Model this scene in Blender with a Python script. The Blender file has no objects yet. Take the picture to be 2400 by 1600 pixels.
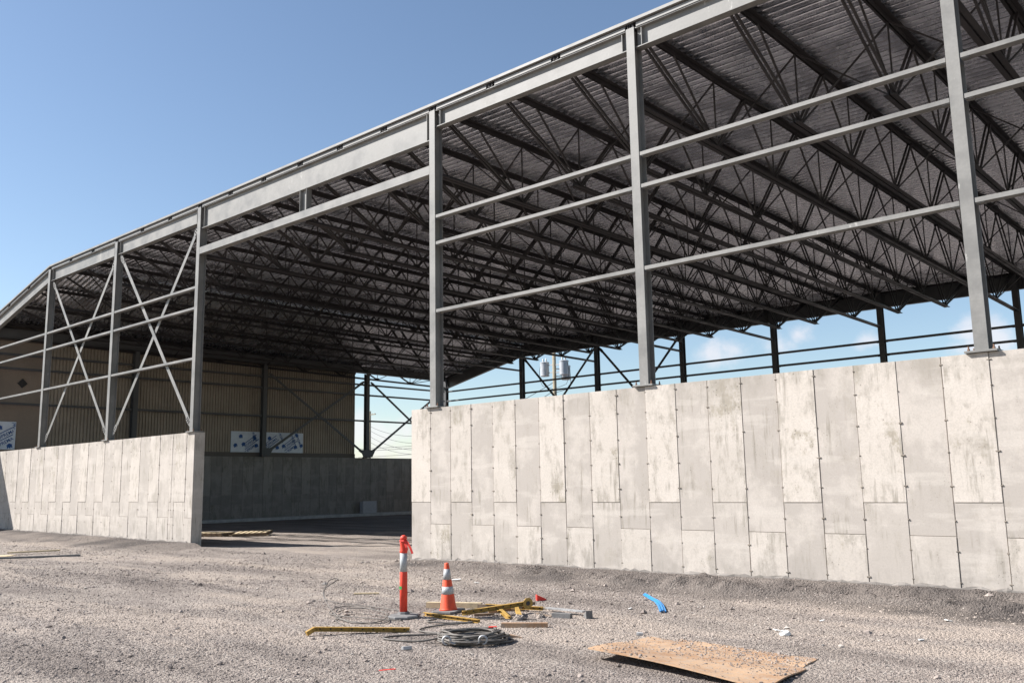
import bpy, math, random
import numpy as np
from mathutils import Vector, Matrix

sc = bpy.context.scene
COL = sc.collection
random.seed(7)
RNG = np.random.default_rng(11)

# ------------------------------------------------------------------ camera
CAM = Vector((36.3086, -13.324, 1.72))
YAW, PITCH, ROLL, FPX = -0.7336, 0.1569, 0.0176, 2102.33
_f = Vector((math.sin(YAW), math.cos(YAW), 0)); _r = Vector((math.cos(YAW), -math.sin(YAW), 0)); _u = Vector((0, 0, 1))
_f2 = _f*math.cos(PITCH) + _u*math.sin(PITCH)
_u2 = -_f*math.sin(PITCH) + _u*math.cos(PITCH)
_R = _r*math.cos(ROLL) - _u2*math.sin(ROLL)
_U = _r*math.sin(ROLL) + _u2*math.cos(ROLL)
cam = bpy.data.cameras.new('camera'); camo = bpy.data.objects.new('camera', cam); COL.objects.link(camo)
m = Matrix.Identity(4)
for i in range(3):
    m[i][0], m[i][1], m[i][2], m[i][3] = _R[i], _U[i], -_f2[i], CAM[i]
camo.matrix_world = m
cam.sensor_width = 36.0; cam.lens = 36.0*FPX/2400.0
cam.clip_start = 0.1; cam.clip_end = 3000
sc.camera = camo

# ------------------------------------------------------------------ sun, sky, exposure
SUN = Vector((-1.02, -0.72, 1.0)).normalized()          # towards the sun
ELEV = math.asin(SUN.z); AZ = math.atan2(SUN.x, SUN.y)   # clockwise from +Y
sun = bpy.data.lights.new('sun', 'SUN'); sun.energy = 4.6; sun.angle = math.radians(0.5); sun.color = (1.0, 0.962, 0.922)
suno = bpy.data.objects.new('sun', sun); COL.objects.link(suno)
suno.rotation_euler = SUN.to_track_quat('Z', 'Y').to_euler(); suno.location = (0, -40, 60)
sc.view_settings.view_transform = 'Standard'; sc.view_settings.look = 'None'
sc.view_settings.exposure = 1.12; sc.view_settings.gamma = 1.0
sc.view_settings.use_curve_mapping = False
sc.render.film_transparent = False
sc.cycles.use_denoising = True; sc.cycles.use_adaptive_sampling = False; sc.cycles.sample_clamp_indirect = 6.0

world = bpy.data.worlds.new('World'); sc.world = world; world.use_nodes = True
def build_world():
    nt = world.node_tree; N = nt.nodes; L = nt.links
    for n in list(N): N.remove(n)
    out = N.new('ShaderNodeOutputWorld'); bg = N.new('ShaderNodeBackground'); bg.inputs['Strength'].default_value = 0.070
    sky = N.new('ShaderNodeTexSky'); sky.sky_type = 'NISHITA'; sky.sun_disc = False
    sky.sun_elevation = ELEV; sky.sun_rotation = AZ; sky.altitude = 50; sky.air_density = 1.0; sky.dust_density = 0.35; sky.ozone_density = 1.25
    tc = N.new('ShaderNodeTexCoord')
    noise = N.new('ShaderNodeTexNoise'); noise.inputs['Scale'].default_value = 14; noise.inputs['Detail'].default_value = 7; noise.inputs['Roughness'].default_value = 0.6
    L.new(tc.outputs['Generated'], noise.inputs['Vector'])
    prev = None
    # cumulus low over the horizon: direction of each centre, half width, half height
    blobs = [(-.487, .862, .137, .020, .022), (-.462, .876, .136, .030, .020), (-.425, .894, .140, .030, .026), (-.405, .902, .152, .020, .016),
             (-.338, .932, .139, .024, .014), (-.250, .958, .140, .030, .016), (-.245, .962, .126, .040, .018), (-.80, .60, .055, .16, .030), (-.70, .71, .03, .3, .035)]
    for (x, y, z, a, b) in blobs:
        s = N.new('ShaderNodeVectorMath'); s.operation = 'SUBTRACT'; s.inputs[1].default_value = (x, y, z); L.new(tc.outputs['Generated'], s.inputs[0])
        mu = N.new('ShaderNodeVectorMath'); mu.operation = 'MULTIPLY'; mu.inputs[1].default_value = (1/a, 1/a, 1/b); L.new(s.outputs[0], mu.inputs[0])
        le = N.new('ShaderNodeVectorMath'); le.operation = 'LENGTH'; L.new(mu.outputs[0], le.inputs[0])
        iv = N.new('ShaderNodeMath'); iv.operation = 'SUBTRACT'; iv.inputs[0].default_value = 1.0; L.new(le.outputs['Value'], iv.inputs[1])
        if prev is None: prev = iv.outputs[0]
        else:
            mx = N.new('ShaderNodeMath'); mx.operation = 'MAXIMUM'; L.new(prev, mx.inputs[0]); L.new(iv.outputs[0], mx.inputs[1]); prev = mx.outputs[0]
    ns = N.new('ShaderNodeMath'); ns.operation = 'MULTIPLY_ADD'; ns.inputs[1].default_value = 3.4; ns.inputs[2].default_value = -1.75
    L.new(noise.outputs['Fac'], ns.inputs[0])
    ad = N.new('ShaderNodeMath'); ad.operation = 'ADD'; L.new(prev, ad.inputs[0]); L.new(ns.outputs[0], ad.inputs[1])
    mr = N.new('ShaderNodeMapRange'); mr.interpolation_type = 'SMOOTHSTEP'; mr.inputs['From Min'].default_value = 0.0; mr.inputs['From Max'].default_value = 0.95
    mr.inputs['To Max'].default_value = 0.68
    L.new(ad.outputs[0], mr.inputs['Value'])
    mix = N.new('ShaderNodeMix'); mix.data_type = 'RGBA'; L.new(mr.outputs['Result'], mix.inputs['Factor'])
    L.new(sky.outputs[0], mix.inputs[6]); mix.inputs[7].default_value = (6.4, 6.2, 6.5, 1)
    L.new(mix.outputs[2], bg.inputs['Color']); L.new(bg.outputs[0], out.inputs['Surface'])
build_world()

# ------------------------------------------------------------------ helpers
def link(o): COL.objects.link(o); return o
def tag(o, label=None, cat=None, group=None, kind=None):
    if label: o['label'] = label
    if cat: o['category'] = cat
    if group: o['group'] = group
    if kind: o['kind'] = kind
    return o
def empty(name, loc=(0, 0, 0), rz=0.0, **k):
    o = link(bpy.data.objects.new(name, None)); o.location = loc; o.rotation_euler = (0, 0, rz); o.empty_display_size = 0.2
    return tag(o, **k)

class MB:
    def __init__(s): s.v = []; s.f = []; s.mi = []; s.cur = 0
    def mat(s, i): s.cur = i; return s
    def add(s, verts, faces):
        b = len(s.v); s.v.extend([tuple(q) for q in verts])
        for q in faces: s.f.append(tuple(b+i for i in q)); s.mi.append(s.cur)
        return s
    def box(s, lo, hi):
        x0, y0, z0 = lo; x1, y1, z1 = hi
        return s.add([(x0,y0,z0),(x1,y0,z0),(x1,y1,z0),(x0,y1,z0),(x0,y0,z1),(x1,y0,z1),(x1,y1,z1),(x0,y1,z1)],
                     [(0,3,2,1),(4,5,6,7),(0,1,5,4),(1,2,6,5),(2,3,7,6),(3,0,4,7)])
    def extrude(s, prof, p0, p1, side, up):
        """profile [(a,b)] in side/up axes swept from p0 to p1, closed and capped"""
        p0 = Vector(p0); p1 = Vector(p1); side = Vector(side); up = Vector(up); n = len(prof)
        V = [p0+side*a+up*b for a, b in prof]+[p1+side*a+up*b for a, b in prof]
        F = [(i, (i+1) % n, n+(i+1) % n, n+i) for i in range(n)]
        F += [tuple(range(n-1, -1, -1)), tuple(range(n, 2*n))]
        return s.add(V, F)
    def frame(s, p0, p1, up):
        d = (Vector(p1)-Vector(p0)).normalized(); up = Vector(up); side = d.cross(up).normalized(); up2 = side.cross(d).normalized()
        return side, up2
    def bar(s, p0, p1, w, h, up=(0, 0, 1)):
        a, b = s.frame(p0, p1, up)
        return s.extrude([(-w/2,-h/2),(w/2,-h/2),(w/2,h/2),(-w/2,h/2)], p0, p1, a, b)
    def angle(s, p0, p1, w, h, t, up=(0, 0, 1), flip=1):
        a, b = s.frame(p0, p1, up); a = a*flip
        return s.extrude([(0,0),(w,0),(w,t),(t,t),(t,h),(0,h)], p0, p1, a, b)
    def channel(s, p0, p1, w, h, t, up=(0, 0, 1), flip=1):
        a, b = s.frame(p0, p1, up); a = a*flip
        return s.extrude([(0,0),(w,0),(w,t),(t,t),(t,h-t),(w,h-t),(w,h),(0,h)], p0, p1, a, b)
    def ibeam(s, p0, p1, bf, d, tf, tw, up=(0, 0, 1)):
        a, b = s.frame(p0, p1, up); x, y = bf/2, d/2; w = tw/2
        return s.extrude([(-x,-y),(x,-y),(x,-y+tf),(w,-y+tf),(w,y-tf),(x,y-tf),(x,y),(-x,y),(-x,y-tf),(-w,y-tf),(-w,-y+tf),(-x,-y+tf)], p0, p1, a, b)
    def lathe(s, prof, n=16, c=(0, 0, 0), axis=None):
        c = Vector(c); V = []; F = []
        for r, z in prof:
            for i in range(n):
                a = 2*math.pi*i/n; V.append((c.x+r*math.cos(a), c.y+r*math.sin(a), c.z+z))
        for k in range(len(prof)-1):
            for i in range(n):
                j = (i+1) % n; F.append((k*n+i, k*n+j, (k+1)*n+j, (k+1)*n+i))
        F.append(tuple(range(n-1, -1, -1))); F.append(tuple((len(prof)-1)*n+i for i in range(n)))
        return s.add(V, F)
    def tube(s, pts, r, n=6):
        pts = [Vector(q) for q in pts]; V = []; F = []; prev = None
        for i, q in enumerate(pts):
            d = (pts[min(i+1, len(pts)-1)]-pts[max(i-1, 0)]).normalized()
            if prev is None: a = d.orthogonal().normalized()
            else: a = (prev-d*prev.dot(d)).normalized()
            prev = a; b = d.cross(a)
            rr = r[i] if isinstance(r, (list, tuple)) else r
            for k in range(n):
                t = 2*math.pi*k/n; V.append(q+(a*math.cos(t)+b*math.sin(t))*rr)
        for i in range(len(pts)-1):
            for k in range(n):
                j = (k+1) % n; F.append((i*n+k, i*n+j, (i+1)*n+j, (i+1)*n+k))
        F.append(tuple(range(n-1, -1, -1))); F.append(tuple((len(pts)-1)*n+k for k in range(n)))
        return s.add(V, F)
    def prism(s, poly, p, side, up, thick):
        """flat outline in the side/up plane at p, given a real thickness along its normal"""
        nrm = Vector(side).cross(Vector(up)).normalized()
        return s.extrude(poly, Vector(p), Vector(p)+nrm*thick, side, up)
    def build(s, name, mats, parent=None, smooth=False, bevel=0.0, **k):
        me = bpy.data.meshes.new(name); me.from_pydata(s.v, [], s.f); me.update()
        mats = mats if isinstance(mats, (list, tuple)) else [mats]
        for q in mats: me.materials.append(q)
        if len(mats) > 1: me.polygons.foreach_set('material_index', s.mi)
        if smooth: me.polygons.foreach_set('use_smooth', [True]*len(s.f))
        o = link(bpy.data.objects.new(name, me))
        if parent is not None: o.parent = parent
        if bevel:
            b = o.modifiers.new('edge', 'BEVEL'); b.width = bevel; b.segments = 2; b.limit_method = 'ANGLE'
        return tag(o, **k)

def np_mesh(name, V, F, mats, attrs=None, smooth=False):
    """fast mesh from arrays: F is (n,k)"""
    me = bpy.data.meshes.new(name); n, k = F.shape
    me.vertices.add(len(V)); me.vertices.foreach_set('co', V.astype(np.float32).ravel())
    me.loops.add(n*k); me.loops.foreach_set('vertex_index', F.astype(np.int32).ravel())
    me.polygons.add(n); me.polygons.foreach_set('loop_start', np.arange(0, n*k, k, dtype=np.int32))
    me.polygons.foreach_set('loop_total', np.full(n, k, dtype=np.int32))
    me.polygons.foreach_set('use_smooth', np.full(n, smooth))
    for q in mats: me.materials.append(q)
    for nm, dom, data in (attrs or []):
        a = me.attributes.new(nm, 'FLOAT', dom); a.data.foreach_set('value', data.astype(np.float32))
    me.update(calc_edges=True); me.validate()
    return link(bpy.data.objects.new(name, me))

def vnoise(x, y, seed=0):
    xi = np.floor(x).astype(np.int64); yi = np.floor(y).astype(np.int64); fx = x-xi; fy = y-yi
    fx = fx*fx*(3-2*fx); fy = fy*fy*(3-2*fy)
    def h(a, b):
        n = (a*374761393+b*668265263+seed*974634777) & 0x7fffffff
        n = ((n ^ (n >> 13))*1274126177) & 0x7fffffff
        n = n ^ (n >> 16)
        return (n & 0xffff)/65535.0
    return (h(xi, yi)*(1-fx)+h(xi+1, yi)*fx)*(1-fy)+(h(xi, yi+1)*(1-fx)+h(xi+1, yi+1)*fx)*fy
def fbm(x, y, oct=4, seed=0):
    s = 0; a = 0.5; t = 0
    for k in range(oct):
        s = s+a*vnoise(x, y, seed+k*17); t += a; x = x*2.03+5.1; y = y*2.03+1.7; a *= 0.5
    return s/t-0.5

# ------------------------------------------------------------------ materials
def mat(name):
    q = bpy.data.materials.new(name); q.use_nodes = True; nt = q.node_tree
    b = nt.nodes['Principled BSDF']; return q, nt.nodes, nt.links, b
def N_(N, t, **k):
    n = N.new('ShaderNode'+t)
    for a, v in k.items():
        if a in n.inputs.keys(): n.inputs[a].default_value = v
        else: setattr(n, a, v)
    return n
def mixc(N, L, fac, a, b, mode='MIX'):
    n = N.new('ShaderNodeMix'); n.data_type = 'RGBA'; n.blend_type = mode
    for i, v in ((0, fac), (6, a), (7, b)):
        if isinstance(v, (float, int)): n.inputs[i].default_value = v
        elif isinstance(v, tuple): n.inputs[i].default_value = (*v, 1)
        else: L.new(v, n.inputs[i])
    return n.outputs[2]
def ramp(N, L, src, lo, hi, a=0.0, b=1.0, smooth=True):
    n = N.new('ShaderNodeMapRange'); n.interpolation_type = 'SMOOTHSTEP' if smooth else 'LINEAR'
    n.inputs['From Min'].default_value = lo; n.inputs['From Max'].default_value = hi; n.inputs['To Min'].default_value = a; n.inputs['To Max'].default_value = b
    L.new(src, n.inputs['Value']); return n.outputs['Result']
def math_(N, L, op, a, b):
    n = N.new('ShaderNodeMath'); n.operation = op
    for i, v in ((0, a), (1, b)):
        if isinstance(v, (float, int)): n.inputs[i].default_value = v
        else: L.new(v, n.inputs[i])
    return n.outputs[0]
def coords(N, L, scale=(1, 1, 1), src='Object'):
    tc = N.new('ShaderNodeTexCoord'); mp = N.new('ShaderNodeMapping'); mp.inputs['Scale'].default_value = scale
    L.new(tc.outputs[src], mp.inputs['Vector']); return mp.outputs['Vector']
def noise(N, L, vec, scale, detail=4, rough=0.55):
    n = N.new('ShaderNodeTexNoise'); n.inputs['Scale'].default_value = scale; n.inputs['Detail'].default_value = detail; n.inputs['Roughness'].default_value = rough
    L.new(vec, n.inputs['Vector']); return n.outputs['Fac']
def bump(N, L, b, h, strength, dist):
    n = N.new('ShaderNodeBump'); n.inputs['Strength'].default_value = strength; n.inputs['Distance'].default_value = dist
    L.new(h, n.inputs['Height']); L.new(n.outputs[0], b.inputs['Normal'])

def m_paint(name, col, var=0.25, rough=0.5, metal=0.0, scuff=None, scale=1.0, spec=0.4):
    q, N, L, b = mat(name); v = coords(N, L)
    n1 = noise(N, L, v, 1.6*scale, 6, 0.65); n2 = noise(N, L, v, 23*scale, 3)
    c = mixc(N, L, ramp(N, L, n1, 0.3, 0.7), tuple(x*(1-var) for x in col), tuple(min(1, x*(1+var)) for x in col))
    c = mixc(N, L, ramp(N, L, n2, 0.35, 0.65, 0, 0.25), c, tuple(x*0.8 for x in col))
    if scuff:
        vs = coords(N, L, (1, 1, 0.3)); n3 = noise(N, L, vs, 5*scale, 8, 0.7)
        c = mixc(N, L, ramp(N, L, n3, 0.635, 0.70), c, scuff)
    L.new(c, b.inputs['Base Color']); b.inputs['Metallic'].default_value = metal; b.inputs['Specular IOR Level'].default_value = spec
    L.new(ramp(N, L, n1, 0.3, 0.7, rough-0.08, rough+0.12), b.inputs['Roughness'])
    bump(N, L, b, n2, 0.08, 0.01)
    return q

M = {}
M['steel'] = m_paint('grey_primer_steel', (0.205, 0.200, 0.188), 0.20, 0.5, 0.0, (0.40, 0.39, 0.365))
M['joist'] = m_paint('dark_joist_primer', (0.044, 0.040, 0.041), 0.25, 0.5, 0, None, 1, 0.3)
M['shadedsteel'] = m_paint('shade_darkened_steel', (0.085, 0.085, 0.086), 0.15, 0.5)  # grey steel with the back and end frames' shade darkened into its colour
M['deck'] = m_paint('galvanised_deck', (0.86, 0.86, 0.89), 0.11, 0.22, 0.96)
M['edge'] = m_paint('light_edge_angle', (0.24, 0.235, 0.222), 0.12, 0.5)
M['bolt'] = m_paint('rusty_bolt', (0.20, 0.11, 0.07), 0.3, 0.7)
M['orange'] = m_paint('orange_plastic', (0.70, 0.060, 0.032), 0.12, 0.55, 0, (0.50, 0.14, 0.09), 7)
M['coneorange'] = m_paint('dusty_orange_plastic', (0.75, 0.085, 0.03), 0.14, 0.55, 0, (0.62, 0.25, 0.16), 6)
M['reflect'] = m_paint('reflective_tape', (0.40, 0.415, 0.42), 0.12, 0.45, 0, (0.25, 0.26, 0.265), 6)
M['rubber'] = m_paint('dusty_rubber', (0.17, 0.165, 0.16), 0.25, 0.8, 0, (0.3, 0.28, 0.26), 5)
M['yellow'] = m_paint('worn_yellow_paint', (0.40, 0.245, 0.06), 0.3, 0.65, 0, (0.12, 0.06, 0.035), 14)
M['wood'] = m_paint('new_lumber', (0.52, 0.42, 0.27), 0.2, 0.8, 0, None, 5)
M['oldwood'] = m_paint('weathered_lumber', (0.20, 0.15, 0.11), 0.3, 0.85, 0, None, 5)
M['rope'] = m_paint('steel_rope', (0.15, 0.135, 0.12), 0.35, 0.6, 0.15, None, 9)
M['galv'] = m_paint('galvanised_fitting', (0.38, 0.38, 0.38), 0.2, 0.45, 0.4, None, 8)
M['red'] = m_paint('red_scrap', (0.70, 0.045, 0.03), 0.15, 0.6, 0, None, 8)
M['blue'] = m_paint('blue_plastic', (0.03, 0.26, 0.62), 0.15, 0.4, 0, None, 8)
M['white'] = m_paint('white_scrap', (0.72, 0.70, 0.66), 0.12, 0.8, 0, None, 8)
M['foamblock'] = m_paint('grey_foam_block', (0.42, 0.42, 0.44), 0.1, 0.8, 0, None, 4)
M['pole'] = m_paint('weathered_pole', (0.27, 0.23, 0.16), 0.25, 0.85, 0, None, 3)
M['tank'] = m_paint('light_grey_tank', (0.42, 0.43, 0.45), 0.08, 0.4, 0.1, None, 2)
M['wire'] = m_paint('black_wire', (0.02, 0.02, 0.022), 0.1, 0.6)
M['siding'] = m_paint('tan_siding', (0.345, 0.29, 0.23), 0.14, 0.6, 0, None, 0.7)
M['tanwall'] = m_paint('smooth_tan_wall', (0.27, 0.215, 0.17), 0.1, 0.7, 0, None, 0.5)
M['flash'] = m_paint('brown_flashing', (0.12, 0.10, 0.085), 0.15, 0.6)
M['foam'] = m_paint('foam_board', (0.70, 0.75, 0.82), 0.08, 0.7, 0, (0.36, 0.52, 0.76), 1.6)
M['print'] = m_paint('blue_print', (0.02, 0.09, 0.30), 0.2, 0.6, 0, None, 6)
M['footing'] = m_paint('pale_footing', (0.42, 0.41, 0.40), 0.2, 0.85, 0, None, 2)
M['green'] = m_paint('green_sticker', (0.05, 0.42, 0.12), 0.1, 0.5)
M['dark'] = m_paint('dark_lamp', (0.03, 0.028, 0.028), 0.1, 0.5)

def m_rust():
    q, N, L, b = mat('rusted_plate'); v = coords(N, L)
    n1 = noise(N, L, v, 2.2, 8, 0.65); n2 = noise(N, L, v, 14, 6, 0.7); n3 = noise(N, L, v, 70, 3)
    c = mixc(N, L, ramp(N, L, n1, 0.35, 0.66), (0.32, 0.18, 0.095), (0.46, 0.30, 0.18))
    c = mixc(N, L, ramp(N, L, n2, 0.42, 0.68, 0, 0.8), c, (0.36, 0.29, 0.225))
    c = mixc(N, L, ramp(N, L, n3, 0.55, 0.75, 0, 0.5), c, (0.14, 0.07, 0.04))
    L.new(c, b.inputs['Base Color']); b.inputs['Roughness'].default_value = 0.8; bump(N, L, b, n2, 0.25, 0.02); return q
M['rust'] = m_rust()

def m_concrete(name='formed_concrete', k=1.0):
    q, N, L, b = mat(name); g = coords(N, L)
    tone = N_(N, 'Attribute', attribute_name='tone').outputs['Fac']; pr = N_(N, 'Attribute', attribute_name='rnd').outputs['Fac']
    cb = N.new('ShaderNodeCombineXYZ'); L.new(math_(N, L, 'MULTIPLY', pr, 37.0), cb.inputs[0]); L.new(math_(N, L, 'MULTIPLY', pr, 23.0), cb.inputs[2])
    def pv(sx):       # every panel has its own patch of the pattern
        a = N.new('ShaderNodeVectorMath'); a.operation = 'ADD'; L.new(g, a.inputs[0]); L.new(cb.outputs[0], a.inputs[1])
        mp = N.new('ShaderNodeMapping'); mp.inputs['Scale'].default_value = sx; L.new(a.outputs[0], mp.inputs['Vector']); return mp.outputs['Vector']
    v = pv((1, 1, 1))
    c = mixc(N, L, tone, (0.390, 0.352, 0.316), (0.520, 0.470, 0.416))
    c = mixc(N, L, ramp(N, L, pr, 0, 1, 0.0, 0.28), c, (0.35, 0.316, 0.283))
    big = noise(N, L, v, 1.1, 7, 0.66)
    c = mixc(N, L, ramp(N, L, big, 0.47, 0.60, 0, 0.5), c, (0.560, 0.508, 0.455))
    med = noise(N, L, pv((1, 1, 0.45)), 3.1, 9, 0.72); amt = ramp(N, L, tone, 0.1, 0.9, 0.35, 0.75)
    c = mixc(N, L, math_(N, L, 'MULTIPLY', ramp(N, L, med, 0.50, 0.62), amt), c, (0.325, 0.292, 0.250))
    lic = noise(N, L, pv((1, 1, 0.6)), 1.3, 9, 0.76)
    c = mixc(N, L, math_(N, L, 'MULTIPLY', ramp(N, L, lic, 0.55, 0.64), ramp(N, L, tone, 0.2, 0.9, 0.25, 0.75)), c, (0.265, 0.233, 0.175))
    st = noise(N, L, pv((1, 1, 0.09)), 10.0, 6, 0.65); msk = noise(N, L, v, 0.9, 3)
    c = mixc(N, L, math_(N, L, 'MULTIPLY', ramp(N, L, st, 0.51, 0.64, 0, 0.8), ramp(N, L, msk, 0.46, 0.58)), c, (0.25, 0.226, 0.188))
    hz = noise(N, L, coords(N, L, (0.25, 0.25, 1.6)), 2.0, 6, 0.6)      # pour lines run across the panels
    c = mixc(N, L, ramp(N, L, hz, 0.54, 0.62, 0, 0.4), c, (0.53, 0.485, 0.435))
    z = N.new('ShaderNodeSeparateXYZ'); L.new(g, z.inputs[0])            # grime under the top edge, splashes at the foot
    top = math_(N, L, 'MULTIPLY', ramp(N, L, z.outputs[2], 2.75, 3.36, 0, 1), ramp(N, L, lic, 0.44, 0.58))
    c = mixc(N, L, math_(N, L, 'MULTIPLY', top, 0.5), c, (0.26, 0.236, 0.20))
    foot = math_(N, L, 'MULTIPLY', ramp(N, L, z.outputs[2], 0.75, 0.15, 0, 1), ramp(N, L, med, 0.42, 0.58))
    c = mixc(N, L, math_(N, L, 'MULTIPLY', foot, 0.5), c, (0.30, 0.272, 0.245))
    fine = noise(N, L, v, 42, 5, 0.75)
    c = mixc(N, L, ramp(N, L, fine, 0.42, 0.68, 0, 0.38), c, (0.31, 0.283, 0.252))
    vo = N_(N, 'TexVoronoi', Scale=15.0, Randomness=1.0); L.new(v, vo.inputs['Vector'])
    hole = math_(N, L, 'MULTIPLY', ramp(N, L, vo.outputs['Distance'], 0.10, 0.18, 1, 0), math_(N, L, 'MULTIPLY', ramp(N, L, lic, 0.50, 0.60), ramp(N, L, tone, 0.2, 0.8, 0.2, 1.0)))
    vo2 = N_(N, 'TexVoronoi', Scale=30.0, Randomness=1.0); L.new(v, vo2.inputs['Vector'])
    hole2 = math_(N, L, 'MULTIPLY', ramp(N, L, vo2.outputs['Distance'], 0.10, 0.20, 1, 0), ramp(N, L, med, 0.53, 0.60))
    hole = math_(N, L, 'MAXIMUM', hole, hole2)
    c = mixc(N, L, ramp(N, L, hole, 0, 1, 0, 0.85, False), c, (0.13, 0.118, 0.10))
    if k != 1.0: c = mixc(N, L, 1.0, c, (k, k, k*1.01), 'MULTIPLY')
    L.new(c, b.inputs['Base Color']); b.inputs['Roughness'].default_value = 0.85; b.inputs['Specular IOR Level'].default_value = 0.25
    h = math_(N, L, 'SUBTRACT', math_(N, L, 'MULTIPLY', fine, 0.3), hole); bump(N, L, b, h, 0.35, 0.01)
    return q
M['concrete'] = m_concrete()
M['darkconcrete'] = m_concrete('shade_darkened_concrete', 0.6)  # formed concrete with the end wall's shade put into the colour; spill shares it
M['tie'] = m_paint('form_tie_pocket', (0.21, 0.18, 0.15), 0.5, 0.9, 0, None, 12)

def track(N, L, c):
    tc = N.new('ShaderNodeTexCoord'); mp = N.new('ShaderNodeMapping'); mp.inputs['Rotation'].default_value = (0, 0, 0.35); mp.inputs['Scale'].default_value = (0.16, 0.75, 1)
    L.new(tc.outputs['Object'], mp.inputs['Vector']); t = noise(N, L, mp.outputs['Vector'], 1.0, 6, 0.62)
    c = mixc(N, L, ramp(N, L, t, 0.50, 0.60, 0, 0.75), c, (0.420, 0.360, 0.322))
    c = mixc(N, L, ramp(N, L, t, 0.49, 0.36, 0, 0.7), c, (0.190, 0.163, 0.152))
    c = mixc(N, L, 1.0, c, (0.965, 0.945, 0.89), 'MULTIPLY')      # brown-grey stone
    return c
def m_ground():
    q, N, L, b = mat('gravel_ground'); v = coords(N, L)
    fine = N_(N, 'Attribute', attribute_name='fine').outputs['Fac']
    big = noise(N, L, v, 0.28, 5, 0.6); med = noise(N, L, v, 1.7, 6, 0.65)
    v1 = N_(N, 'TexVoronoi', Scale=30.0); L.new(v, v1.inputs['Vector'])
    v2 = N_(N, 'TexVoronoi', Scale=75.0); L.new(v, v2.inputs['Vector'])
    cell = N_(N, 'SeparateColor'); L.new(v1.outputs['Color'], cell.inputs[0])
    cell2 = N_(N, 'SeparateColor'); L.new(v2.outputs['Color'], cell2.inputs[0])
    c = mixc(N, L, ramp(N, L, cell.outputs[0], 0, 1, 0, 1, False), (0.215, 0.182, 0.170), (0.390, 0.342, 0.320))
    c = mixc(N, L, ramp(N, L, cell2.outputs[1], 0, 1, 0, 0.6, False), c, (0.285, 0.252, 0.234))
    c = mixc(N, L, ramp(N, L, cell.outputs[1], 0.93, 0.97, 0, 0.8), c, (0.45, 0.42, 0.39))
    c = mixc(N, L, ramp(N, L, big, 0.40, 0.62, 0, 0.45), c, (0.345, 0.303, 0.273))
    c = mixc(N, L, ramp(N, L, med, 0.50, 0.70, 0, 0.45), c, (0.232, 0.204, 0.190))
    c = track(N, L, c)
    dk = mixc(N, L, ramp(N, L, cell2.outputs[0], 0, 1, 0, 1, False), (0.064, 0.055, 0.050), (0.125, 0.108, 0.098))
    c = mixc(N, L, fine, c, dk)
    L.new(c, b.inputs['Base Color']); b.inputs['Roughness'].default_value = 0.92; b.inputs['Specular IOR Level'].default_value = 0.2
    h = math_(N, L, 'ADD', math_(N, L, 'MULTIPLY', v1.outputs['Distance'], -0.9), math_(N, L, 'MULTIPLY', v2.outputs['Distance'], -0.5))
    bump(N, L, b, h, 0.9, 0.03)
    return q
M['ground'] = m_ground()
def m_stone():
    q, N, L, b = mat('crushed_stone'); v = coords(N, L)
    g = N_(N, 'NewGeometry'); r = g.outputs['Random Per Island']
    c = mixc(N, L, ramp(N, L, r, 0, 0.9, 0, 1, False), (0.208, 0.175, 0.163), (0.380, 0.327, 0.305))
    c = mixc(N, L, ramp(N, L, r, 0.93, 1.0), c, (0.52, 0.49, 0.46))
    c = track(N, L, c)
    n = noise(N, L, v, 60, 4); c = mixc(N, L, ramp(N, L, n, 0.4, 0.65, 0, 0.35), c, (0.27, 0.237, 0.218))
    L.new(c, b.inputs['Base Color']); b.inputs['Roughness'].default_value = 0.9; b.inputs['Specular IOR Level'].default_value = 0.2; return q
M['stone'] = m_stone()

# ------------------------------------------------------------------ ground
def smooth01(t): t = np.clip(t, 0, 1); return t*t*(3-2*t)
def ground_h(x, y):
    x = np.asarray(x, float); y = np.asarray(y, float)
    left = np.interp(x, [-8, -2, 12], [0.30, 0.285, 0.185])
    right = np.interp(x, [20.5, 22, 27, 40], [0.12, 0.135, 0.125, 0.13])
    A = np.where(x < 12, left, np.where(x > 20.9, right, 0.07))
    out = np.exp(-(np.clip(-y, 0, None)/1.7)**1.4)*A
    h = np.where(y < 0.15, out, 0.07*np.exp(-y/6.0)+0.0)
    # loose bank thrown against the right wall
    w = 0.75+0.055*np.clip(x-22, 0, 12)+0.9*fbm(x*0.55, x*0+3.3, 3, 5)
    bank = smooth01((y+w)/0.28)*smooth01((x-21.6)/2.5)*np.where(y < 0.2, 1, 0)
    amp = np.interp(x, [22, 26, 30, 36], [0.05, 0.09, 0.15, 0.16])
    near = smooth01(-y/0.55)
    h = h+bank*(amp*(0.6+0.9*fbm(x*1.1, y*1.4, 3, 9)*near)+near*(0.26*np.clip(fbm(x*2.2, y*3.0, 4, 31), -0.25, 1)+0.12*fbm(x*6, y*8, 3, 33)))
    d = np.hypot(x-27, y+6)
    f = np.exp(-np.clip(d-6, 0, None)/40.0)
    h = h+f*(0.05*fbm(x*0.35, y*0.35, 3, 2)+0.040*fbm(x*1.5, y*1.5, 3, 4)+0.014*fbm(x*6.0, y*6.0, 3, 6))
    # wheel ruts running left to right across the yard
    u = (y+0.18*x)*1.0
    h = h+0.02*np.sin(u*3.1+2.0*fbm(x*0.2, y*0.2, 2, 8))*np.where((x < 24) & (y < -1.5), 1, 0.15)*f
    return h
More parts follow.
